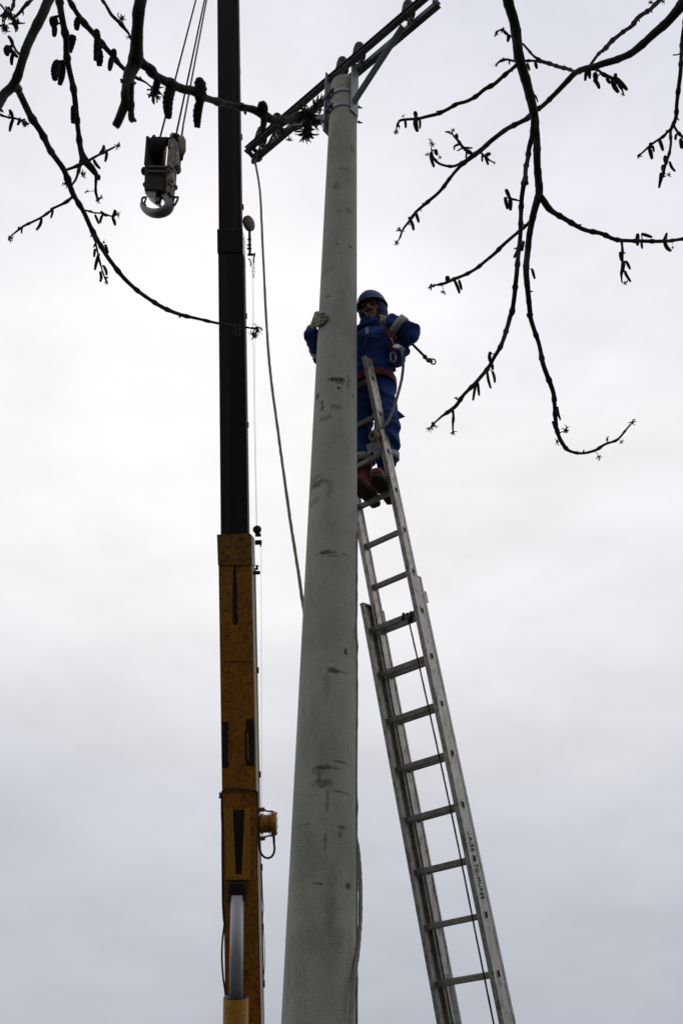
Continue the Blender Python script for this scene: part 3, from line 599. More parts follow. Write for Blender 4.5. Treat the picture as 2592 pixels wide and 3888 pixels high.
# hook: thick tapering body
hk = [(598, 722, .05, 30), (594, 745, .06, 28), (603, 768, .06, 21), (618, 778, .06, 16), (636, 757, .06, 20), (645, 775, .06, 26), (638, 797, .06, 29), (612, 812, .06, 29), (580, 812, .06, 26), (556, 802, .06, 21), (541, 787, .06, 13), (538, 772, .06, 7)]
mb = MB(); mb.prism([hpt(559, 722, .06), hpt(612, 722, .06), hpt(606, 742, .06), hpt(602, 758, .06), hpt(606, 772, .06), hpt(600, 774, .06), hpt(577, 761, .06), hpt(561, 748, .06)], fr*.045); ho = mb.build('hook_shank', 'steelg', ht, .016)
hkp = [(612, 738, 8), (628, 746, 13), (641, 762, 16), (643, 782, 18), (630, 799, 19), (606, 809, 18), (580, 809, 16), (558, 800, 13), (543, 786, 9), (536, 771, 4)]
mb = MB(); sp = spline([(*hpt(a, b_, .06), c*ZH/F*1.0) for a, b_, c in hkp], 6); mb.tube([p[:3] for p in sp], [p[3] for p in sp], 20); mb.build('hook', 'steelg', ht)
mb = MB(); mb.tube([tuple(p) for p in spline([tuple(hpt(a, b_, .06)) for a, b_ in ((556, 749), (545, 750), (539, 758), (541, 768), (549, 776), (553, 780))], 4)], .009, 8); mb.tube([hpt(556, 748, .06), hpt(549, 772, .06)], .008, 8); mb.build('safety_latch', 'dark', ht); mb = MB()
mb.tube([hpt(a, b_, .06) for a, b_ in ((648, 748), (677, 749), (673, 762), (663, 780), (656, 776), (661, 752))], .009, 8); mb.build('hook_guard', 'dark', ht)
mb = MB(); mb.box(hpt(600, 763, .10), side*.018, Z*.022, fr*.012); mb.build('latch_pivot', 'dark', ht)
# ------------------------------------------------------------------ the lineman
def remesh_blob(mbs, voxel, smooth_it, name, m, parent, wr=0., wsc=9., subd=0, clip=None):
    """fuse overlapping closed shapes into one continuous surface, then ruffle it along its normals"""
    me = bpy.data.meshes.new(name); me.from_pydata([tuple(x) for x in mbs.v], [], mbs.f); me.update()
    o = bpy.data.objects.new(name, me); COL.objects.link(o)
    rm = o.modifiers.new('r', 'REMESH'); rm.mode = 'VOXEL'; rm.voxel_size = voxel; rm.use_smooth_shade = True
    sm = o.modifiers.new('s', 'SMOOTH'); sm.iterations = smooth_it; sm.factor = .5
    dg_ = bpy.context.evaluated_depsgraph_get(); me2 = bpy.data.meshes.new_from_object(o.evaluated_get(dg_)); bpy.data.objects.remove(o); me2.name = name
    if wr:
        ns = [v_.normal.copy() for v_ in me2.vertices]
        for v_, n_ in zip(me2.vertices, ns):
            p = v_.co; q = V((p.x*wsc*.8+p.z*wsc*.35, p.y*wsc*.8, p.z*wsc*1.15))
            a = noise.noise(q+V((noise.noise(q*.7)*1.2, 0, 0))); a = 1-2*abs(a)     # ridged folds
            v_.co = p+n_*wr*(a-.5+.35*noise.noise(q*2.7))
    off = parent_world(parent)
    for v_ in me2.vertices: v_.co = v_.co-off
    for p_ in me2.polygons: p_.use_smooth = True
    me2.materials.clear(); me2.materials.append(MT[m] if isinstance(m, str) else m)
    o = bpy.data.objects.new(name, me2); COL.objects.link(o); o.parent = parent; return o
FW = V((-.63, -.777, 0)).normalized(); LS = V((.777, -.63, 0)).normalized()     # the man's forward and left
def chain(mb, pts, step=.45):
    """spheres along a polyline; pts = (point, radius) or (point, (side, front, up))"""
    for (a, ra), (b_, rb) in zip(pts[:-1], pts[1:]):
        ra = (ra,)*3 if not hasattr(ra, '__len__') else ra; rb = (rb,)*3 if not hasattr(rb, '__len__') else rb
        L_ = (b_-a).length; n_ = max(2, int(L_/(min(min(ra), min(rb))*step)))
        for i in range(n_+1):
            t_ = i/n_; r_ = [x*(1-t_)+y_*t_ for x, y_ in zip(ra, rb)]
            mb.ell(a.lerp(b_, t_), LS*r_[0], FW*r_[1], Z*r_[2], 14, 9)
root = LF(.14, YO+.56, ZU); pz = root.z+.02
man = thing('person', 'lineman in blue helmet and overalls hugging the pole from the ladder top', 'person', V((root.x+.05, root.y+.06, pz)))
J = dict(
 pel=atY(1412, 1462, 4.98), wai=atY(1412, 1405, 4.955), che=atY(1404, 1318, 4.92), nec=atY(1410, 1240, 4.88), hea=atY(1414, 1186, 4.84),
 lsh=atY(1492, 1285, 4.83), lel=atY(1558, 1262, 4.64), lwr=atY(1488, 1218, 4.60), lhd=atY(1460, 1216, 4.66),
 rsh=atY(1312, 1292, 4.99), rel=atY(1222, 1352, 4.955), rwr=atY(1181, 1262, 4.74),
 lhi=atY(1452, 1490, 4.93), lkn=atY(1470, 1625, 4.90), lan=atY(1464, 1800, 5.02),
 rhi=atY(1372, 1495, 5.02), rkn=atY(1368, 1640, 4.99), ran=atY(1382, 1806, 5.07))
# body: one continuous skin surface
mb = MB()
chain(mb, [(J['pel'], (.13, .085, .08)), (J['wai'], (.125, .09, .09)), (J['che'], (.145, .10, .11)), (J['nec']-Z*.03, .06), (J['nec'], .052), (J['hea']-Z*.03, .055)])
chain(mb, [(J['che']+Z*.06, .07), (J['lsh'], .048), (J['lel'], .032), (J['lwr'], .026), (J['lhd'], .03)])
chain(mb, [(J['che']+Z*.06, .07), (J['rsh'], .048), (J['rel'], .032), (J['rwr'], .026)])
for s_ in 'lr': chain(mb, [(J['pel'], .075), (J[s_+'hi'], .068), (J[s_+'kn'], .048), (J[s_+'an'], .038)])
hc = J['hea']; UPH = (Z*.97+FW*.2).normalized(); FH = (FW*.90+V((.22, -.2, -.28))).normalized(); FH = (FH-UPH*FH.dot(UPH)*.4).normalized(); LH = UPH.cross(FH).normalized()*1; UPH = FH.cross(LH)
if LH.dot(LS) < 0: LH = -LH
def hp(s, f_, u): return hc+LH*s+FH*f_+UPH*u
mb.ell(hp(0, -.01, .03), LH*.076, FH*.095, UPH*.10, 20, 14); mb.ell(hp(0, .02, -.035), LH*.058, FH*.075, UPH*.075, 18, 12)
mb.ell(hp(0, .05, -.085), LH*.034, FH*.035, UPH*.03)                       # chin
mb.ell(hp(0, .098, -.012), LH*.013, FH*.02, UPH*.030); mb.ell(hp(0, .108, -.028), LH*.017, FH*.014, UPH*.012)   # nose
for s_ in (-1, 1):
    mb.ell(hp(s_*.032, .078, .030), LH*.026, FH*.014, UPH*.009)             # brow ridge
    mb.ell(hp(s_*.043, .06, -.015), LH*.022, FH*.022, UPH*.022)             # cheek
    mb.ell(hp(s_*.078, -.01, .0), LH*.01, FH*.02, UPH*.032)                 # ear
mb.ell(hp(0, .088, -.058), LH*.026, FH*.010, UPH*.006); mb.ell(hp(0, .084, -.068), LH*.022, FH*.010, UPH*.006)  # lips
body = remesh_blob(mb, .0065, 2, 'body', 'skin', man)
mb = MB()
for s_ in (-1, 1): mb.ell(hp(s_*.031, .079, .010), LH*.013, FH*.010, UPH*.0065, 12, 8)
mb.build('eyes', mat('eye', (.07, .055, .05), .3, var=.2, scale=90), man)
mb = MB(); 
for s_ in (-1, 1):
    mb.ell(hp(s_*.013, .098, -.046), LH*.022, FH*.011, UPH*.007)
mb.build('moustache', 'hair', man)
for s_ in (-1, 1):
    mb = MB(); mb.ell(hp(s_*.033, .090, .031), LH*.018, FH*.007, UPH*.004); mb.build('eyebrow', 'hair', man)
# hood round head and neck
mb = MB()
N_ = 26
def hoodring(ku, kf, rs, ru_, n_=N_):
    return [hp(math.cos(2*math.pi*i/n_)*rs, kf, ku+math.sin(2*math.pi*i/n_)*ru_) for i in range(n_)]
rings = [hoodring(-.018, .066, .066, .094), hoodring(-.018, .062, .082, .112), hoodring(-.006, .03, .097, .121), hoodring(-.003, -.03, .106, .124), hoodring(0, -.09, .084, .10), hoodring(0, -.12, .03, .04)]
vs_ = [p for rg in rings for p in rg]; fs = []
for i in range(len(rings)-1):
    for k in range(N_): fs.append((i*N_+k, i*N_+(k+1) % N_, (i+1)*N_+(k+1) % N_, (i+1)*N_+k))
fs.append(tuple((len(rings)-1)*N_+k for k in range(N_))); mb.add(vs_, fs, True)
mb.tube([J['nec']-Z*.07+FW*.01, J['nec']+Z*.0+FW*.015, hp(0, -.01, -.10)], [.098, .082, .078], 20)
mb.build('hood', 'navy', man)
# helmet: dome and brim
mb = MB(); prof = []; n_ = 30
UT = (UPH+FH*.10).normalized(); FT = (FH-UT*FH.dot(UT)).normalized()
hcn = hp(0, -.012, .062)
for i in range(11):
    th = math.pi/2*i/10
    for k in range(n_):
        a = 2*math.pi*k/n_; rr = math.cos(th); rad_s, rad_f = .103, .128
        rid = 1+.03*max(0, math.cos(a*1))*0
        mb.v.append(hcn+LH*math.cos(a)*rad_s*rr+FT*math.sin(a)*rad_f*rr+UT*(.112*math.sin(th)))
mb.f = [(i*n_+k, i*n_+(k+1) % n_, (i+1)*n_+(k+1) % n_, (i+1)*n_+k) for i in range(10) for k in range(n_)]; mb.sm = [True]*len(mb.f)
o_ = len(mb.v); rim = []
for k in range(n_):
    a = 2*math.pi*k/n_; fr_ = max(0, math.sin(a))**2; e_ = .008+.022*fr_
    d_ = (LH*math.cos(a)*.103+FT*math.sin(a)*.128); mb.v.append(hcn+d_*(1+e_/d_.length)-UT*(.010+.012*fr_)); rim.append(o_+k)
for k in range(n_): mb.f.append((rim[k], rim[(k+1) % n_], (k+1) % n_, k)); mb.sm.append(True)
hel = mb.build('helmet', 'helm', man); so_ = hel.modifiers.new('solid', 'SOLIDIFY'); so_.thickness = .004
mb = MB(); mb.tube([hcn+FT*.137+UT*.0, hcn+FT*.09+UT*.082, hcn+UT*.116, hcn-FT*.09+UT*.085, hcn-FT*.135+UT*.01], .006, 8); mb.build('helmet_ridge', 'helm', hel)
# jacket
mb = MB()
chain(mb, [(J['wai']-Z*.05, (.165, .125, .06)), (J['wai']+Z*.05, (.172, .13, .07)), (J['che'], (.185, .14, .11)), (J['che']+Z*.10, (.15, .10, .06)), (J['nec']-Z*.05, (.085, .08, .04))], .5)
chain(mb, [(J['che']+Z*.07, .095), (J['lsh'], .088), (J['lsh'].lerp(J['lel'], .6), .085), (J['lel'], .070), (J['lel'].lerp(J['lwr'], .55), .066), (J['lwr'], .05)])
chain(mb, [(J['lsh']-Z*.03, .08), (atY(1520, 1330, 4.80), .062), (atY(1505, 1372, 4.84), .05)])
chain(mb, [(J['che']+Z*.05, .09), (J['rsh'], .08), (J['rel'], .066), (J['rel'].lerp(J['rwr'], .5), .058), (J['rwr']-Z*.025, .05)])
jk = remesh_blob(mb, .011, 3, 'jacket', 'blue', man, wr=.019, wsc=9)
# cuff rims, collar, reflective bands
def ringband(c, axis, r_, h, name, m, par, squash=1.):
    axis = axis.normalized(); u = axis.orthogonal().normalized(); w_ = axis.cross(u); mb = MB(); n_ = 24; vs_ = []
    for zz, rr in ((-h, r_), (h, r_), (h, r_-.006), (-h, r_-.006)):
        for k in range(n_):
            a = 2*math.pi*k/n_; rk = rr*(1+.05*noise.noise(V((math.cos(a)*2, math.sin(a)*2, c.x*7)))); vs_.append(c+axis*zz+u*math.cos(a)*rk+w_*math.sin(a)*rk*squash)
    fs = [(j*n_+k, j*n_+(k+1) % n_, ((j+1) % 4)*n_+(k+1) % n_, ((j+1) % 4)*n_+k) for j in range(4) for k in range(n_)]
    mb.add(vs_, fs, True); return mb.build(name, m, par)
fa = (J['lwr']-J['lel'])
ringband(J['lel'].lerp(J['lwr'], .62), fa+V((0, 0, .02)), .073, .026, 'reflective_band', 'white', man)
ringband(J['rel'].lerp(J['rwr'], .30), J['rwr']-J['rel'], .071, .018, 'reflective_band', 'white', man)
ringband(J['rwr']-Z*.012, J['rwr']-J['rel'], .053, .012, 'cuff', 'navy', man)
mb = MB(); mb.tube([tuple(p) for p in spline([tuple(J['nec']-Z*.02-LS*.075+FW*.05), tuple(J['nec']-Z*.085+FW*.115-LS*.02), tuple(J['nec']-Z*.03+LS*.09+FW*.05)], 6)], [.016]*13, 8); mb.build('collar', 'blue', man)
mb = MB(); c = atY(1392, 1256, 4.755); mb.box(c, LS*.011, FW*.003, Z*.034); mb.build('collar_label', 'white', man)
mb = MB(); mb.tube([tuple(p) for p in spline([tuple(atY(1396, 1272, 4.765)), tuple(atY(1384, 1300, 4.755)), tuple(atY(1376, 1345, 4.78)), tuple(atY(1372, 1390, 4.80))], 6)], .006, 6); mb.build('zip_flap', 'navy', man)
# trousers
mb = MB()
chain(mb, [(J['wai']-Z*.06, (.158, .118, .05)), (J['pel'], (.170, .130, .10)), (J['pel']-Z*.07, (.165, .12, .07))], .5)
for s_ in 'lr':
    k_ = J[s_+'kn']; a_ = J[s_+'an']
    chain(mb, [(J[s_+'hi'], .095), (J[s_+'hi'].lerp(k_, .5), .080), (k_, .083), (k_.lerp(a_, .32), .084), (k_.lerp(a_, .60), .080), (k_.lerp(a_, .70), .068)])
tr = remesh_blob(mb, .011, 3, 'trousers', 'blue', man, wr=.020, wsc=9)
mb = MB(); c = atY(1510, 1578, 4.83); mb.prism([c-Z*.03, c+X*.045-Z*.005, c+Z*.05], FW*.006); mb.build('pocket_flap', 'blue', man)
for s_, fr2 in (('l', .62), ('r', .66)):
    c = J[s_+'kn'].lerp(J[s_+'an'], fr2); ringband(c, J[s_+'kn']-J[s_+'an'], .086, .024, 'reflective_band', 'white', man)
# boots
for s_, toe, heel in (('l', atY(1438, 1842, 4.885), atY(1486, 1912, 5.085)), ('r', atY(1352, 1856, 4.93), atY(1428, 1932, 5.12))):
    toe = toe.copy(); heel = heel.copy(); zs_ = (root.z+.018); toe.z = heel.z = zs_
    dr = (toe-heel).normalized(); sd2 = V((-dr.y, dr.x, 0)); an_ = J[s_+'an']; hl = heel+dr*.045
    mb = MB()
    for t_, r1, r2, h_ in ((0.03, .036, .04, .045), (.10, .038, .045, .055), (.17, .043, .05, .045), (.22, .047, .045, .036), (.265, .043, .035, .032)):
        mb.ell(heel+dr*t_+Z*(h_*.8+.012), dr*r2, sd2*r1, Z*h_, 16, 10)
    chain(mb, [(heel+dr*.07+Z*.06, .050), (an_.lerp(hl, .3)+Z*.0, .052), (an_+Z*.05, .056), (J[s_+'kn'].lerp(an_, .72), .064)])
    bt = remesh_blob(mb, .007, 2, 'boot', 'boot', man, wr=.004, wsc=20)
    pts = []
    for t_, wd in ((-.012, .018), (.0, .034), (.05, .038), (.11, .036), (.17, .046), (.225, .050), (.265, .040), (.29, .018)): pts.append((t_, wd))
    poly = [heel+dr*t_+sd2*wd for t_, wd in pts]+[heel+dr*t_-sd2*wd for t_, wd in pts[::-1]]
    mb = MB(); mb.prism(poly, Z*.012); 
    for i in range(9): mb.box(heel+dr*(.01+.032*i)-Z*.014, dr*.009, sd2*(.030 if i < 4 else .042)*(.7 if i == 8 else 1), Z*.005)
    mb.build('sole', 'sole', bt, .003)
# gloved hands: right hand wraps the pole, left grips the strap at the collar
def polept(px, py, off):
    P = onpole(px, py); n_ = V((P.x-PC.x, P.y-PC.y, 0)).normalized(); return P+n_*off
mb = MB(); wr = J['rwr']
kn = [atY(1204, 1200, 4.665), atY(1196, 1213, 4.655), atY(1194, 1226, 4.655), atY(1196, 1238, 4.665)]
tp = [polept(1234, 1194, .012), polept(1246, 1206, .012), polept(1244, 1217, .012), polept(1234, 1229, .012)]
md = [atY(1222, 1191, 4.60), atY(1222, 1204, 4.585), atY(1219, 1217, 4.585), atY(1215, 1232, 4.60)]
for k_ in kn: chain(mb, [(wr+Z*.01, .026), (k_, .018)])
chain(mb, [(kn[0], .019), (kn[1], .02), (kn[2], .02), (kn[3], .018)])
chain(mb, [(wr-Z*.022, .028), (wr, .032), (wr+Z*.03+FW*.005, .032)])
for a_, m_, t_, rr in zip(kn, md, tp, (.0115, .012, .0115, .0105)): chain(mb, [(a_, rr+.003), (m_, rr+.001), (t_, rr-.001)], .6)
chain(mb, [(wr+Z*.02, .02), (atY(1200, 1190, 4.72), .015), (atY(1216, 1180, 4.68)-Z*.02, .011)], .6)      # thumb, mostly behind the index finger
remesh_blob(mb, .0042, 2, 'glove', 'glove', man, wr=.0015, wsc=60)
mb = MB(); h0 = J['lhd']
chain(mb, [(J['lwr'], .034), (J['lwr'].lerp(h0, .6), .034), (h0, .030)])
for i, (dx_, dz_) in enumerate(((-.012, .026), (-.016, .008), (-.016, -.010), (-.012, -.027))):
    b0 = h0+Z*dz_*.9; chain(mb, [(b0, .0125), (b0-X*.022-Y*.016, .0115), (b0-X*.026+Y*.006, .010), (b0-X*.010+Y*.014, .009)], .6)
chain(mb, [(h0+Z*.02, .014), (h0-X*.01+Z*.038+Y*.0, .011), (h0-X*.03+Z*.034-Y*.01, .010)], .6)
remesh_blob(mb, .0042, 2, 'glove', 'glove', man, wr=.0015, wsc=60)
# harness
def strap(pts, wd, name, m, par, th=.004):
    sp_ = [V(p) for p in spline([tuple(p) for p in pts], 8)]; mb = MB(); L_ = []
    for i, p in enumerate(sp_):
        t_ = (sp_[min(i+1, len(sp_)-1)]-sp_[max(i-1, 0)]).normalized(); n_ = (CAM-p).normalized(); n_ = (FW*.6+n_*.4); s__ = t_.cross(n_).normalized(); n2_ = s__.cross(t_)
        L_.append([p+s__*wd+n2_*th, p-s__*wd+n2_*th, p-s__*wd-n2_*th, p+s__*wd-n2_*th])
    vs_ = [q for r_ in L_ for q in r_]; fs = [(i*4+k, i*4+(k+1) % 4, (i+1)*4+(k+1) % 4, (i+1)*4+k) for i in range(len(L_)-1) for k in range(4)]
    fs += [(0, 1, 2, 3), tuple((len(L_)-1)*4+k for k in (3, 2, 1, 0))]; mb.add(vs_, fs, False); return mb.build(name, m, par)
strap([atY(1462, 1232, 4.72), atY(1474, 1252, 4.655), atY(1486, 1272, 4.625), atY(1496, 1290, 4.63)], .024, 'harness_strap', 'red', man)
strap([atY(1478, 1262, 4.64), atY(1484, 1300, 4.66), atY(1492, 1345, 4.70), atY(1496, 1412, 4.78)], .011, 'harness_strap', 'red', man)
wb = J['wai']-Z*.175
ringb = []
for k in range(0, 33):
    a = 2*math.pi*k/32; ringb.append(wb+LS*math.cos(a)*.175+FW*math.sin(a)*.148+Z*(.006*math.sin(3*a)))
mb = MB(); vs_ = []
for k in range(32):
    p = ringb[k]; o_ = (p-wb).normalized(); vs_ += [p+Z*.036+o_*.004, p-Z*.03+o_*.004, p-Z*.03-o_*.01, p+Z*.036-o_*.01]
mb.add(vs_, [(k*4+j, ((k+1) % 32)*4+j, ((k+1) % 32)*4+(j+1) % 4, k*4+(j+1) % 4) for k in range(32) for j in range(4)], False); belt = mb.build('belt', 'red', man)
# chest hardware
bk = atY(1507, 1318, 4.615)
mb = MB(); mb.prism([bk+V(q) for q in ((-.028, 0, -.008), (-.012, 0, .022), (.01, 0, .026), (.034, 0, .006), (.036, 0, -.012), (.0, 0, -.02))], FW*.012); bko = mb.build('buckle', mat('buckle_zinc', (.62, .58, .58), .4, .6, var=.25, scale=60), man, .005)
mb = MB(); mb.tube([tuple(p) for p in spline([tuple(bk+V(q)) for q in ((.03, .0, .01), (.045, 0, -.01), (.042, 0, -.035), (.022, 0, -.03), (.02, 0, -.012))], 5)], .005, 8); mb.tube([tuple(bk+V((-.03+.018*math.sin(a)+.002, .02, -.075+.048*math.cos(a)))) for a in [2*math.pi*i/20 for i in range(21)]], .0055, 8); mb.build('ring', 'steelg', bko)
mb = MB(); mb.tube([atY(1484, 1283, 4.60), atY(1491, 1300, 4.60), bk-X*.01], .0045, 6); mb.build('cord', 'rope', man)
# positioning rope from the chest to a knot on the ladder stile
kp = LF(.262, yof(1662, .27, ZU), ZU+.06)
rl = thing('rope', 'grey rope running from the lineman\'s chest buckle down to a knot on the ladder', 'rope', kp)
mb = MB(); pts = [bk+V((.03, -.005, -.008)), atY(1527, 1345, 4.62), atY(1530, 1380, 4.66), atY(1525, 1435, 4.72), atY(1509, 1500, 4.75), atY(1492, 1555, 4.78), atY(1466, 1610, 4.795), kp+Z*.035]
mb.tube([tuple(p) for p in spline([tuple(p) for p in pts], 8)], .0098, 10, bump=.12); mb.build('line', 'rope', rl)
mb = MB()
mb.tube([kp+Z*.045, kp+Z*.015], [.015, .017], 10, bump=.2)
for k in range(3): mb.tube([kp-Z*.012+LR*(.027*math.cos(a))+LN*(.012*k-.006+.008*math.sin(a*1.3))+LU*(.024*math.sin(a)) for a in [2*math.pi*i/16 for i in range(17)]], .010, 8, bump=.15)
mb.build('knot', mat('knot_tan', (.33, .26, .15), .9, var=.3, scale=70), rl)
# black lanyard with snap hook thrown back over the elbow
q0, q1, q2 = atY(1556, 1298, 4.80), atY(1590, 1332, 4.74), atY(1612, 1354, 4.72)
ly = thing('lanyard', 'short black lanyard with a steel snap hook sticking out behind the lineman\'s elbow', 'lanyard', q2)
mb = MB(); mb.tube([tuple(p) for p in spline([tuple(q0), tuple(atY(1572, 1314, 4.76)), tuple(q1), tuple(q2)], 8)], .009, 8, bump=.12); mb.build('line', mat('lanyard_black', (.022, .018, .017), .8, var=.3, scale=60), ly)
ld = (q2-q1).normalized()
mb = MB(); e0 = atY(1618, 1360, 4.715); mb.tube([q2-ld*.01, q2+ld*.012], [.013, .016], 8); mb.box(atY(1628, 1368, 4.71), X*.020+Z*.0, (X*.35-Z*.9)*.018, Y*.008); mb.build('snap_hook', 'dark', ly, .003)
rc_ = atY(1643, 1373, 4.71); mb = MB(); mb.tube([rc_+X*.017*math.cos(a)+Z*.025*math.sin(a) for a in [2*math.pi*i/20 for i in range(21)]], .0055, 8); mb.tube([atY(1611, 1358, 4.71)+X*.010*math.cos(a)+Z*.012*math.sin(a) for a in [2*math.pi*i/14 for i in range(15)]], .0035, 6); mb.build('hook_eye', 'dark', ly)
# flat plate tied to the stile beside the knee
mb = MB(); c = LF(.235, yof(1706, .24, ZU), ZU+.062); mb.box(c, LR*.048, LN*.003, LU*.034); plt = mb.build('label_plate', 'galvl', lad, .002)
# ------------------------------------------------------------------ trees: the limbs and twigs that reach into view
CR = dict(A=(0, 0, 1.96), B=(0, 550, 1.4933), C=(500, 200, 2.0907), D=(1450, 0, 2.412), E=(2000, 0, 2.6486), F=(1450, 600, 1.373), G=(1580, 1200, 1.5494))
def fp(c, *xs):
    ox, oy, s = CR[c]; return [(x/s+ox, y/s+oy, h/s) for x, y, h in xs]
def branch(tree, pix, z0, z1, lead=None, seed=0, nodes=True):
    """pix: (px, py, half width px); depth goes from z0 to z1 along the branch; lead: world points before it, off the frame"""
    rnd = random.Random(seed); sp_ = spline(pix, 7); n_ = len(sp_)
    L_ = [0]
    for a, b_ in zip(sp_[:-1], sp_[1:]): L_.append(L_[-1]+math.hypot(b_[0]-a[0], b_[1]-a[1]))
    pts, rr = [], []; nxt = 25; wob = 0
    for i, (p, l) in enumerate(zip(sp_, L_)):
        zc = z0+(z1-z0)*l/max(L_[-1], 1)+.03*noise.noise(V((seed*3.1, l*.006, 0)))*z0
        hw = max(p[2]*.94, 1.2)
        pts.append(at(p[0], p[1], zc)); rr.append(hw*zc/F)
    # nodes: short swellings and slight kinks
    P2, R2 = [], []
    acc = 0; nextn = rnd.uniform(.02, .06)
    for i in range(len(pts)-1):
        seg_ = (pts[i+1]-pts[i]).length; k = max(1, int(seg_/.008))
        for j in range(k):
            t_ = j/k; p = pts[i].lerp(pts[i+1], t_); r_ = rr[i]*(1-t_)+rr[i+1]*t_; sw = 1.
            d_ = nextn-acc
            if nodes and abs(d_) < .012: sw = 1+(.38 if r_ < .009 else .10)*math.cos(d_/.012*math.pi/2)
            off_ = V((noise.noise(p*9+V((seed, 0, 0))), noise.noise(p*9+V((0, seed, 5))), noise.noise(p*9+V((9, 0, seed)))))*min(r_, .007)*.45
            P2.append(p+off_); R2.append(r_*sw); acc += seg_/k
            if acc > nextn+.012: nextn = acc+rnd.uniform(.035, .085)
    P2.append(pts[-1]); R2.append(rr[-1]*.8)
    if lead:      # carry the limb on beyond the picture, then back to its tree
        (x0, y0, h0), (x1, y1, h1) = pix[0], pix[1]; dx_, dy_ = x0-x1, y0-y1; L0 = math.hypot(dx_, dy_); k = 420/L0
        far_ = at(x0+dx_*k, min(y0+dy_*k, y0 if lead[2:] else y0-260), z0*1.0); c0 = V(lead[0][0]); r0 = R2[0]; A_, B_ = [], []
        for i in range(26): t_ = i/26; A_.append(c0*(1-t_)**2+far_*2*t_*(1-t_)+P2[0]*t_*t_); B_.append(lead[1][0]*(1-t_)**2+r0*(1-(1-t_)**2))
        P2 = A_+P2; R2 = B_+R2
    mb = MB(); mb.tube(P2, R2, 9 if max(rr) < .008 else 16, bump=.06)
    for i in range(len(P2)-1):                # bud scars and side buds
        if nodes and rnd.random() < .035 and R2[i] < .012:
            p = P2[i]; d_ = V((rnd.uniform(-1, 1), rnd.uniform(-1, 1), rnd.uniform(-1, 1))).normalized(); t_ = (P2[i+1]-p).normalized(); d_ = (d_-t_*d_.dot(t_)*.6).normalized()
            mb.tube([p+d_*R2[i]*.5, p+d_*(R2[i]+.004), p+d_*(R2[i]+.009)+t_*.003], [.0035, .003, .0008], 6)
    o = mb.build('branch', 'bark', tree); BR.append((o, [(p[0], p[1]) for p in sp_], z0, z1, L_)); return o
def nearest(px, py, within):
    best = None
    for bi in within:
        o, pp, z0, z1, L_ = bi
        for (x, y), l in zip(pp, L_):
            d_ = math.hypot(x-px, y-py)
            if best is None or d_ < best[0]: best = (d_, o, z0+(z1-z0)*l/max(L_[-1], 1), x, y)
    return best
def catkin(c, x0, y0, x1, y1, hw, within):
    (px0, py0, h), = fp(c, (x0, y0, hw)); (px1, py1, _), = fp(c, (x1, y1, 0))
    d_, o, zc, bx, by = nearest(px0, py0, within); rnd = random.Random(int(px0*7+py1))
    zc2 = zc*(1+rnd.uniform(-.012, .006)); a, b_ = at(px0, py0, zc2), at(px1, py1, zc2*(1+rnd.uniform(-.01, .01))); r_ = h*zc2/F
    mb = MB(); L = max((b_-a).length, .004); ax = (b_-a).normalized(); sd_ = ax.orthogonal().normalized()*rnd.uniform(-1, 1); n_ = max(7, int(L/(r_*.45)))
    bend = (ax.orthogonal().normalized()+M.col[2]*.3)*L*rnd.uniform(-.10, .10)
    pts, rs_ = [], []
    for i in range(n_+1):
        t_ = i/n_; pts.append(a.lerp(b_, t_)+bend*math.sin(t_*math.pi)); rs_.append(r_*.86*(math.sin(math.pi*(.12+.8*t_**.8))**.42)*(1+.10*(i % 2)))
    if n_ >= 2: mb.tube(pts, rs_, 10)
    k = 0
    for i, (p, q) in enumerate(zip(pts, rs_)):           # scales
        m_ = 7
        for j in range(m_):
            aa = 2*math.pi*(j+.5*(i % 2))/m_; u = ax.orthogonal().normalized(); w_ = ax.cross(u); dd = u*math.cos(aa)+w_*math.sin(aa)
            c0 = p+dd*q*.82; mb.ell(c0+ax*r_*.15, dd*r_*.30, ax*r_*.38, dd.cross(ax)*r_*.34, 6, 4)
    if d_ > h*1.1:                                        # stalk to the branch
        mb.tube([at(bx, by, zc), at((bx+px0)/2+rnd.uniform(-1, 1), (by+py0)/2, zc2), a], [r_*.35, r_*.3, r_*.35], 6)
    mb.build('catkin', 'catkin', o)
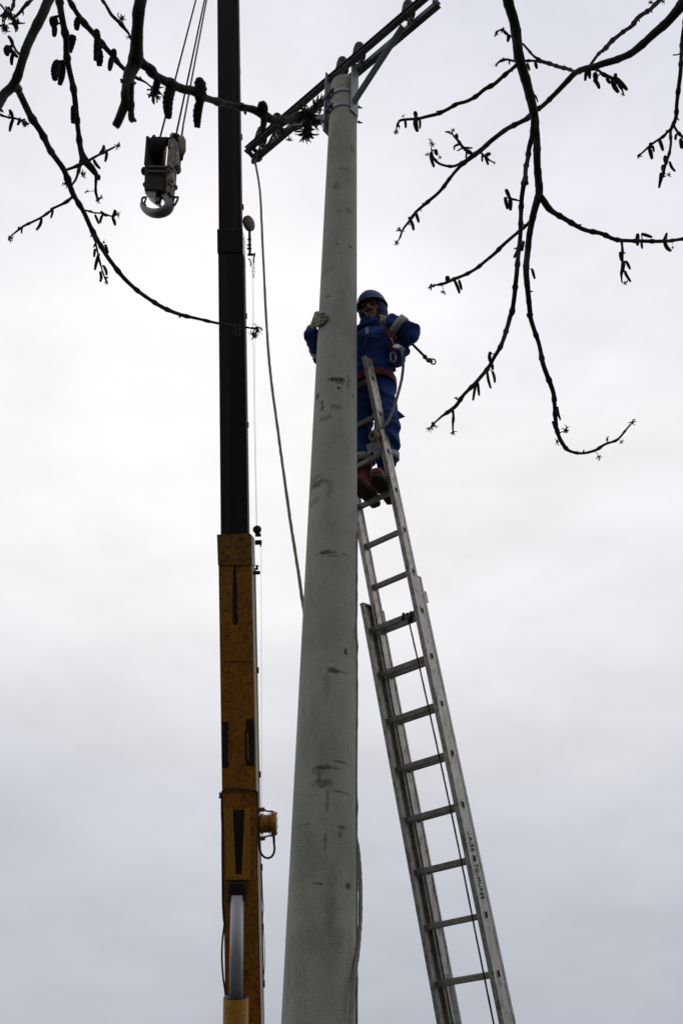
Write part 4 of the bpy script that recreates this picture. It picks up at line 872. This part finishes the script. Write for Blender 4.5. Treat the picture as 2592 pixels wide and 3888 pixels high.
def burst(c, x, y, s, within, down=.35, seed=None, dirv=None, nf=None):
    """opening bud: curled young leaves and bud scales"""
    (px, py, h), = fp(c, (x, y, s)); d_, o, zc, bx, by = nearest(px, py, within); rnd = random.Random(seed if seed is not None else int(px*3+py))
    base = at(bx+(px-bx)*.25, by+(py-by)*.25, zc); R_ = h*1.3*zc/F; cen = at(px, py, zc); mb = MB(); main = (cen-base)
    if main.length < R_*.3: main = (M.col[1]*.7)
    main = main.normalized()
    if (cen-base).length > R_*.4: mb.tube([at(bx, by, zc), base.lerp(cen, .5), cen], [R_*.09, R_*.07, R_*.06], 6)
    for i in range(nf or int(10+s*.2)):
        dv = V((rnd.gauss(0, 1), rnd.gauss(0, 1), rnd.gauss(0, 1))).normalized(); dv = (dv+main*.55+M.col[1]*down*.5).normalized()
        L = R_*rnd.uniform(.4, 1.0); st = cen+dv*R_*.08-main*R_*rnd.uniform(0, .35); cv = V((rnd.gauss(0, 1), rnd.gauss(0, 1), rnd.gauss(0, 1))).normalized()*L*rnd.uniform(.5, 1.1)
        wd = R_*rnd.uniform(.035, .11); pts = []; n_ = 7
        axr = dv.cross(cv).normalized() if dv.cross(cv).length > 1e-6 else dv.orthogonal(); tot = rnd.uniform(.5, 3.0); p_ = st; d2 = dv.copy()
        for k in range(n_+1):
            pts.append(p_); d2 = (Matrix.Rotation(tot/n_*(.4+1.2*k/n_), 3, axr) @ d2+M.col[1]*down*.08).normalized(); p_ = p_+d2*L/n_*1.15
        mb.tube(pts, [max(wd*(math.sin(math.pi*(.12+.82*k/n_))**.8), .0003) for k in range(n_+1)], 5)
    mb.ell(cen-main*R_*.15, main*R_*.32, main.orthogonal().normalized()*R_*.2, main.cross(main.orthogonal()).normalized()*R_*.2, 8, 6)
    mb.build('bud_cluster', 'bud', o)
BR = []
# left tree -----------------------------------------------------------------
TL = V((-2.3, -1.3, 0)); tl = thing('poplar_tree', 'leafless tree with fat dark catkins whose branches hang in at the upper left', 'tree', TL)
mb = MB(); tpts = [(*(TL+V((0, 0, 0))), .24), (*(TL+V((.05, .05, .6))), .19), (*(TL+V((.1, .15, 2.2))), .165), (*(TL+V((.35, .5, 4.4))), .12), (*(TL+V((.8, 1.2, 6.2))), .07)]
sp_ = spline(tpts, 10); mb.tube([q[:3] for q in sp_], [q[3] for q in sp_], 20, bump=.15); mb.build('trunk', 'bark', tl)
CL = TL+V((.35, .5, 4.4)); CL2 = TL+V((.8, 1.2, 6.2))
branch(tl, fp('A', (395, -60, 42), (340, 60, 38), (255, 220, 36), (185, 400, 34), (130, 560, 34), (92, 640, 36), (30, 705, 36), (0, 770, 34), (-45, 860, 34), (-90, 990, 36)), 2.5, 2.35, ((CL, at(330, -420, 2.3), at(260, -180, 2.45)), [.06, .035, .03]), 1)
branch(tl, fp('A', (108, 585, 26), (120, 635, 27), (140, 682, 26), (170, 740, 27), (235, 870, 26), (320, 1000, 24), (385, 1130, 22), (470, 1250, 22), (510, 1340, 22), (545, 1440, 22))+fp('B', (440, 320, 14), (480, 390, 14), (515, 470, 14), (560, 550, 13), (620, 650, 13), (690, 740, 13), (770, 815, 12), (850, 875, 12), (930, 925, 12), (1030, 965, 11), (1120, 985, 9), (1230, 1010, 8), (1320, 1025, 6), (1400, 1035, 6), (1455, 1045, 5)), 2.45, 3.3, None, 2)
branch(tl, fp('A', (440, -40, 26), (455, 80, 26), (475, 200, 25), (490, 300, 24), (490, 400, 24), (510, 520, 22), (545, 650, 22), (565, 760, 22), (575, 860, 20), (585, 980, 19), (600, 1100, 22), (630, 1190, 30), (680, 1250, 28), (715, 1300, 20)), 2.6, 2.75, ((CL, at(330, -400, 2.5), at(250, -170, 2.6)), [.05, .025, .015]), 3)
branch(tl, fp('A', (490, -40, 18), (570, 90, 20), (640, 180, 22), (700, 250, 22), (760, 330, 22), (830, 410, 20), (900, 490, 18), (960, 540, 16), (1020, 580, 14), (1080, 610, 8), (1130, 650, 6)), 2.6, 2.7, ((CL, at(330, -380, 2.5), at(240, -150, 2.6)), [.05, .022, .014]), 4)
branch(tl, fp('A', (1060, -60, 50), (1030, 80, 46), (1025, 200, 46), (1020, 320, 50), (1015, 420, 56), (1000, 480, 54), (965, 560, 48), (950, 680, 44), (940, 760, 40), (910, 830, 36), (880, 900, 34), (857, 945, 33)), 1.85, 1.9, ((CL2, at(640, -420, 1.9), at(570, -180, 1.87)), [.06, .035, .028]), 5)
branch(tl, fp('A', (985, 620, 20), (978, 700, 25), (975, 780, 22), (975, 860, 26), (978, 900, 22)), 1.84, 1.86, None, 6)
branch(tl, fp('A', (975, 850, 18), (985, 885, 18), (1002, 900, 16)), 1.84, 1.86, None, 61)
branch(tl, fp('A', (1030, 440, 40), (1070, 480, 38), (1110, 508, 33))+fp('C', (200, 190, 36), (300, 240, 36), (400, 285, 36), (480, 300, 38), (560, 345, 30), (680, 385, 27), (800, 415, 26), (900, 435, 27), (980, 455, 33), (1060, 500, 36), (1140, 540, 34), (1230, 540, 34), (1300, 520, 33), (1345, 500, 30), (1370, 520, 16)), 1.87, 2.3, None, 7)
branch(tl, fp('A', (735, -40, 9), (790, 40, 12), (830, 110, 14), (890, 170, 14), (940, 230, 12), (965, 262, 8)), 2.8, 2.8, ((CL, at(350, -300, 2.7)), [.05, .012]), 8)
branch(tl, fp('A', (260, -20, 10), (190, 40, 14), (150, 90, 12), (100, 130, 10), (50, 120, 7)), 2.9, 2.9, ((CL, at(200, -250, 2.8)), [.05, .012]), 9)
branch(tl, fp('A', (112, -20, 10), (100, 50, 12), (80, 90, 8), (40, 130, 6)), 2.9, 2.9, ((CL, at(90, -250, 2.8)), [.05, .012]), 10)
branch(tl, fp('A', (165, 420, 10), (130, 385, 10), (100, 335, 9), (72, 275, 9)), 2.45, 2.4, None, 11)
branch(tl, fp('A', (-60, 800, 9), (0, 850, 8), (60, 870, 9), (120, 880, 9), (180, 908, 6), (222, 920, 5)), 2.7, 2.7, ((CL, at(-160, 300, 2.7)), [.05, .012]), 12)
branch(tl, fp('A', (500, 1262, 11), (560, 1240, 12), (640, 1205, 12), (720, 1160, 10), (800, 1120, 9), (860, 1090, 7)), 2.68, 2.7, None, 13)
branch(tl, fp('A', (548, 1460, 12), (500, 1500, 11), (440, 1530, 10), (385, 1555, 10))+fp('B', (300, 365, 7), (230, 415, 7), (140, 460, 7), (100, 490, 6), (60, 522, 4)), 2.75, 2.85, None, 14)
branch(tl, fp('B', (488, 372, 6), (530, 385, 5), (580, 390, 5), (630, 405, 5), (660, 400, 4)), 2.8, 2.8, None, 15)
branch(tl, fp('B', (520, 480, 7), (538, 530, 7), (545, 560, 6), (560, 630, 6), (575, 690, 5), (595, 750, 5), (605, 780, 4)), 2.85, 2.85, None, 16)
branch(tl, fp('A', (612, 1190, 16), (590, 1270, 12), (565, 1335, 10), (535, 1375, 8)), 2.74, 2.7, None, 17)
branch(tl, fp('A', (712, 1290, 12), (715, 1360, 9), (714, 1420, 12), (725, 1470, 10), (735, 1500, 6)), 2.75, 2.75, None, 18)
lt = BR[:]
for c in (('A', 400, 130, 400, 185, 34), ('A', 405, 185, 405, 262, 21), ('A', 590, 130, 573, 212, 26), ('A', 548, 265, 520, 375, 32), ('A', 722, 225, 715, 350, 26), ('A', 737, 365, 741, 478, 30), ('A', 712, 370, 710, 440, 20), ('A', 850, 370, 850, 425, 23), ('A', 832, 430, 818, 515, 21), ('A', 428, 460, 410, 580, 32), ('A', 468, 470, 448, 620, 26), ('A', 548, 790, 545, 908, 23), ('A', 732, 1300, 735, 1335, 16),
 ('A', 65, 270, 98, 325, 13), ('A', 60, 350, 55, 400, 26), ('A', 100, 400, 90, 478, 15), ('A', 75, 360, 128, 420, 16), ('A', 75, 820, 95, 870, 14), ('A', 100, 885, 75, 972, 13), ('A', 150, 880, 135, 925, 12), ('A', 165, 895, 190, 940, 10), ('C', 205, 205, 187, 318, 30), ('C', 328, 245, 292, 498, 44), ('C', 540, 220, 535, 355, 50), ('C', 548, 365, 522, 578, 38), ('C', 1030, 395, 1052, 470, 40), ('C', 1052, 480, 1040, 612, 27), ('C', 895, 445, 903, 485, 13),
 ('A', 775, 1085, 747, 1135, 12), ('A', 797, 1130, 785, 1198, 12), ('A', 700, 1192, 742, 1250, 13), ('B', 300, 358, 290, 412, 7), ('B', 237, 418, 210, 480, 9), ('B', 130, 460, 125, 500, 6), ('B', 575, 380, 602, 402, 9), ('B', 540, 398, 560, 445, 8), ('B', 582, 398, 570, 440, 8), ('B', 655, 370, 640, 410, 11), ('B', 640, 415, 653, 452, 10), ('B', 600, 568, 613, 610, 9), ('B', 540, 592, 535, 632, 8), ('B', 562, 618, 540, 705, 10), ('B', 588, 685, 605, 735, 9), ('B', 570, 720, 570, 772, 9), ('B', 592, 748, 610, 788, 6), ('A', 902, 590, 905, 612, 10)): catkin(*c, lt)
for c in (('A', 45, 105, 60), ('A', 115, 165, 62), ('A', 30, 205, 55), ('A', 70, 70, 40), ('A', 1150, 690, 75), ('A', 905, 130, 36), ('A', 965, 275, 34), ('A', 880, 1082, 30), ('A', 190, 915, 36), ('A', 485, 1365, 32), ('A', 732, 1485, 30), ('A', 650, 1425, 20), ('A', 762, 1465, 20), ('A', 620, 1295, 34), ('B', 55, 530, 26), ('B', 668, 390, 18), ('B', 606, 778, 15), ('B', 590, 548, 14), ('B', 1460, 1048, 34), ('B', 1435, 1078, 34), ('B', 1350, 1050, 34),
 ('C', 1400, 560, 95), ('C', 1390, 470, 85), ('C', 1380, 640, 85), ('C', 1470, 410, 70), ('C', 1200, 620, 45), ('C', 1470, 560, 60), ('C', 1250, 690, 28)): burst(*c, lt)
# right tree ----------------------------------------------------------------
k0 = len(BR)
TR = V((3.6, .2, 0)); trr = thing('poplar_tree', 'leafless tree with long thin drooping branches hanging in at the upper right', 'tree', TR)
mb = MB(); tpts = [(*TR, .26), (*(TR+V((-.02, .05, .6))), .2), (*(TR+V((-.1, .1, 3))), .17), (*(TR+V((-.4, .3, 6))), .12), (*(TR+V((-.9, .6, 8.2))), .07)]
sp_ = spline(tpts, 10); mb.tube([q[:3] for q in sp_], [q[3] for q in sp_], 20, bump=.15); mb.build('trunk', 'bark', trr)
CR_ = TR+V((-.4, .3, 6)); CR2 = TR+V((-.9, .6, 8.2))
branch(trr, fp('D', (1135, -50, 50), (1165, 60, 48), (1205, 200, 48), (1230, 350, 48), (1250, 500, 48), (1275, 600, 48), (1320, 760, 46), (1360, 900, 44), (1388, 1030, 42), (1400, 1150, 38), (1412, 1300, 36), (1418, 1450, 36), (1425, 1690, 34))+fp('F', (810, 60, 20), (812, 120, 20), (815, 190, 22), (800, 250, 20), (782, 330, 18), (766, 410, 17), (756, 500, 17), (752, 590, 17), (759, 700, 15), (770, 800, 14))+fp('G', (668, 0, 15), (690, 80, 14), (720, 170, 13), (745, 280, 15), (780, 370, 15), (806, 450, 14), (813, 530, 13), (818, 610, 13), (830, 680, 12), (855, 740, 13), (895, 790, 10), (970, 808, 8), (1050, 790, 9), (1110, 755, 8), (1180, 730, 7), (1225, 680, 6), (1255, 640, 5)), 3.3, 3.9, ((CR2, at(1880, -500, 3.4), at(1895, -200, 3.3)), [.07, .028, .022]), 21)
branch(trr, fp('F', (822, 195, 15), (845, 228, 19), (870, 262, 17), (905, 290, 14), (980, 335, 13), (1060, 375, 12), (1140, 395, 12), (1210, 425, 11), (1290, 432, 10), (1380, 432, 10), (1450, 432, 10), (1510, 430, 9), (1610, 413, 9)), 3.55, 3.8, None, 22)
branch(trr, fp('F', (775, 320, 8), (740, 360, 9), (690, 400, 9), (630, 455, 10), (590, 495, 10), (540, 535, 9), (490, 575, 9), (430, 610, 9), (370, 635, 9), (320, 655, 8), (270, 665, 5), (242, 680, 3)), 3.6, 3.8, None, 23)
branch(trr, fp('D', (1385, 1080, 26), (1380, 1170, 28), (1375, 1250, 28), (1345, 1350, 24), (1330, 1450, 22), (1310, 1550, 22), (1315, 1690, 22))+fp('F', (746, 100, 14), (728, 200, 13), (723, 300, 12), (718, 400, 12), (710, 500, 12), (702, 600, 13), (690, 700, 13), (675, 800, 13))+fp('G', (550, 0, 15), (535, 60, 14), (500, 170, 13), (460, 240, 12), (420, 310, 12), (370, 370, 12), (330, 410, 11), (280, 460, 11), (240, 520, 12), (205, 553, 12), (150, 590, 8), (115, 620, 6), (90, 640, 5)), 3.45, 3.4, None, 24)
branch(trr, fp('G', (212, 552, 10), (217, 590, 8), (213, 640, 7), (214, 688, 5)), 3.42, 3.4, None, 25)
branch(trr, fp('D', (1240, 585, 24), (1195, 628, 17), (1110, 700, 18), (1030, 770, 19), (940, 815, 19), (860, 880, 18), (770, 930, 17), (680, 955, 17), (600, 1000, 17), (500, 1045, 17), (420, 1065, 16), (330, 1085, 14), (240, 1090, 13), (170, 1100, 13), (145, 1130, 9), (130, 1180, 6), (125, 1222, 5)), 3.35, 3.6, None, 26)
branch(trr, fp('E', (1640, -60, 80), (1560, 40, 62), (1480, 135, 52), (1400, 230, 48), (1300, 320, 45), (1200, 410, 42), (1120, 480, 42), (1040, 540, 37), (950, 580, 36), (870, 610, 37), (760, 640, 36), (680, 670, 34), (580, 690, 32), (480, 740, 31), (400, 820, 29), (310, 910, 27), (230, 990, 25), (150, 1070, 24), (60, 1130, 22), (-20, 1200, 20))+fp('D', (1340, 1080, 23), (1220, 1140, 22), (1120, 1195, 23), (1020, 1270, 23), (940, 1340, 23), (880, 1390, 24), (800, 1450, 24), (740, 1500, 18), (680, 1560, 16), (620, 1630, 15), (570, 1690, 14))+fp('F', (340, 125, 9), (290, 185, 9), (235, 230, 9), (180, 275, 8), (140, 330, 7), (110, 370, 6), (90, 420, 4), (70, 445, 3)), 3.7, 4.1, ((CR_, at(2760, -260, 3.7)), [.09, .04]), 27)
branch(trr, fp('E', (1370, -40, 26), (1280, 50, 24), (1220, 110, 22), (1110, 180, 24), (1050, 260, 22), (960, 320, 20), (850, 410, 23), (790, 480, 22), (720, 540, 16), (670, 600, 16), (620, 665, 14)), 4.3, 4.0, None, 28)
branch(trr, fp('E', (460, 715, 15), (370, 685, 20), (290, 665, 18), (200, 635, 20), (130, 608, 18), (60, 560, 12), (0, 490, 12))+fp('D', (1285, 398, 10)), 3.95, 3.5, None, 29)
branch(trr, fp('D', (1505, 580, 14), (1420, 560, 12), (1350, 555, 12), (1280, 556, 12), (1200, 555, 12), (1130, 545, 12), (1070, 565, 11), (1040, 600, 7)), 3.9, 3.9, None, 30)
branch(trr, fp('D', (770, 1475, 16), (700, 1510, 14), (640, 1525, 13), (570, 1515, 12), (510, 1490, 12), (470, 1445, 10), (455, 1400, 10), (450, 1350, 6), (455, 1310, 4)), 4.0, 3.95, None, 31)
branch(trr, fp('D', (830, 1415, 14), (770, 1380, 17), (730, 1340, 14), (695, 1290, 12), (650, 1240, 8), (640, 1200, 6)), 4.0, 3.95, None, 32)
branch(trr, fp('D', (900, 1395, 10), (940, 1435, 12), (985, 1470, 8), (1030, 1490, 5)), 4.0, 3.95, None, 33)
branch(trr, fp('E', (690, 690, 18), (730, 715, 14), (760, 740, 18), (830, 770, 18), (880, 800, 18), (930, 860, 16), (960, 920, 9), (970, 960, 6)), 3.9, 3.85, None, 34)
branch(trr, fp('E', (1590, 100, 20), (1575, 250, 22), (1560, 400, 22), (1552, 550, 20), (1548, 700, 22), (1525, 880, 22), (1505, 1050, 20), (1495, 1170, 20), (1465, 1250, 23), (1437, 1320, 16), (1440, 1440, 14), (1420, 1560, 14), (1390, 1650, 15), (1368, 1740, 16), (1335, 1850, 10)), 3.6, 3.7, ((CR_, at(2640, -250, 3.5)), [.08, .022]), 35)
branch(trr, fp('E', (1435, 1300, 14), (1370, 1370, 14), (1310, 1410, 13), (1240, 1460, 13), (1180, 1515, 11), (1140, 1550, 9), (1105, 1568, 5)), 3.66, 3.66, None, 36)
branch(trr, fp('E', (1470, 1255, 14), (1500, 1310, 13), (1530, 1350, 15), (1570, 1390, 14), (1630, 1450, 10)), 3.66, 3.66, None, 37)
branch(trr, fp('E', (1548, 535, 9), (1500, 550, 7), (1465, 552, 7)), 3.6, 3.6, None, 38)
branch(trr, fp('D', (1180, 340, 14), (1130, 300, 12), (1090, 270, 8), (1045, 300, 5)), 3.3, 3.3, None, 39)
branch(trr, fp('F', (1245, 430, 8), (1252, 500, 6), (1250, 560, 7), (1246, 610, 6), (1249, 650, 4)), 3.7, 3.7, None, 40)
branch(trr, fp('F', (728, 226, 5), (700, 218, 5), (672, 212, 5)), 3.5, 3.5, None, 41)
rt_ = BR[k0:]
for c in (('D', 300, 1028, 305, 1070, 20), ('D', 308, 1090, 320, 1192, 24), ('D', 342, 1090, 345, 1172, 12), ('D', 208, 1095, 215, 1167, 13), ('D', 445, 1400, 472, 1522, 17), ('D', 488, 1375, 500, 1412, 19), ('D', 580, 1205, 635, 1228, 9), ('D', 680, 1230, 686, 1278, 15), ('D', 700, 1325, 657, 1345, 11), ('D', 660, 1335, 660, 1372, 8), ('D', 735, 1350, 822, 1356, 10), ('D', 740, 1350, 688, 1380, 8), ('D', 770, 1390, 765, 1442, 10), ('D', 985, 1408, 945, 1435, 18), ('D', 940, 1430, 968, 1505, 14), ('D', 915, 1425, 915, 1478, 10), ('D', 1400, 565, 1414, 622, 16), ('D', 1328, 580, 1347, 642, 12), ('D', 1110, 530, 1115, 562, 8), ('D', 1165, 560, 1163, 587, 8), ('D', 1155, 320, 1150, 375, 17), ('D', 1400, 870, 1422, 932, 8),
 ('E', 602, 680, 583, 802, 19), ('E', 625, 690, 628, 782, 19), ('E', 680, 738, 690, 800, 27), ('E', 672, 800, 722, 882, 21), ('E', 800, 768, 828, 832, 19), ('E', 885, 740, 890, 790, 19), ('E', 852, 800, 912, 922, 25), ('E', 900, 790, 997, 897, 23), ('E', 1240, 1435, 1240, 1480, 20), ('E', 1225, 1490, 1252, 1592, 21), ('E', 1262, 1470, 1272, 1522, 13), ('E', 1325, 1398, 1362, 1507, 19), ('E', 1385, 1572, 1398, 1642, 22), ('E', 1430, 1628, 1482, 1718, 15), ('E', 1365, 1660, 1362, 1712, 20), ('E', 1342, 1740, 1325, 1882, 17), ('E', 1497, 1350, 1490, 1402, 14), ('E', 1540, 1400, 1548, 1482, 20), ('E', 1562, 1420, 1572, 1492, 17),
 ('F', 645, 165, 662, 202, 11), ('F', 640, 205, 652, 262, 10), ('F', 667, 208, 668, 266, 12), ('F', 737, 435, 730, 480, 9), ('F', 715, 460, 688, 516, 9), ('F', 780, 578, 794, 627, 8), ('F', 140, 310, 163, 372, 9), ('F', 172, 280, 190, 332, 9), ('F', 340, 618, 340, 640, 13), ('F', 378, 640, 402, 702, 9), ('F', 400, 638, 413, 684, 8), ('F', 1330, 398, 1330, 450, 11), ('F', 1350, 395, 1402, 412, 9), ('F', 1350, 435, 1354, 470, 7), ('F', 1482, 393, 1460, 435, 8), ('F', 1470, 438, 1500, 482, 11), ('F', 1240, 490, 1246, 532, 11), ('F', 1258, 540, 1245, 602, 11), ('F', 1270, 538, 1290, 577, 8), ('F', 1262, 588, 1292, 642, 8),
 ('G', 432, 213, 435, 270, 11), ('G', 442, 280, 448, 312, 10), ('G', 416, 330, 436, 422, 9), ('G', 446, 325, 460, 388, 9), ('G', 350, 388, 333, 492, 9), ('G', 360, 390, 368, 464, 9), ('G', 828, 535, 845, 608, 8), ('G', 800, 620, 812, 662, 8)): catkin(*c, rt_)
for c in (('G', 95, 640, 32), ('G', 75, 665, 20), ('G', 216, 682, 22), ('G', 235, 488, 16), ('G', 880, 672, 30), ('G', 823, 742, 20), ('G', 1120, 722, 18), ('G', 1073, 830, 20), ('G', 1272, 625, 24), ('G', 1208, 740, 16), ('F', 90, 375, 22), ('F', 75, 440, 18), ('F', 255, 668, 24), ('F', 320, 700, 18), ('F', 1268, 648, 18), ('F', 1510, 468, 12), ('D', 1045, 300, 34), ('D', 1100, 275, 30), ('D', 1040, 600, 22), ('D', 125, 1210, 32), ('D', 150, 1155, 26), ('D', 455, 1320, 36), ('D', 415, 1412, 24), ('D', 530, 1435, 24), ('D', 648, 1190, 22), ('D', 1025, 1492, 20), ('D', 195, 1060, 18), ('E', 1125, 1572, 30), ('E', 1425, 1752, 28), ('E', 962, 950, 26), ('E', 1235, 20, 34), ('E', 1360, 15, 34)): burst(*c, rt_)
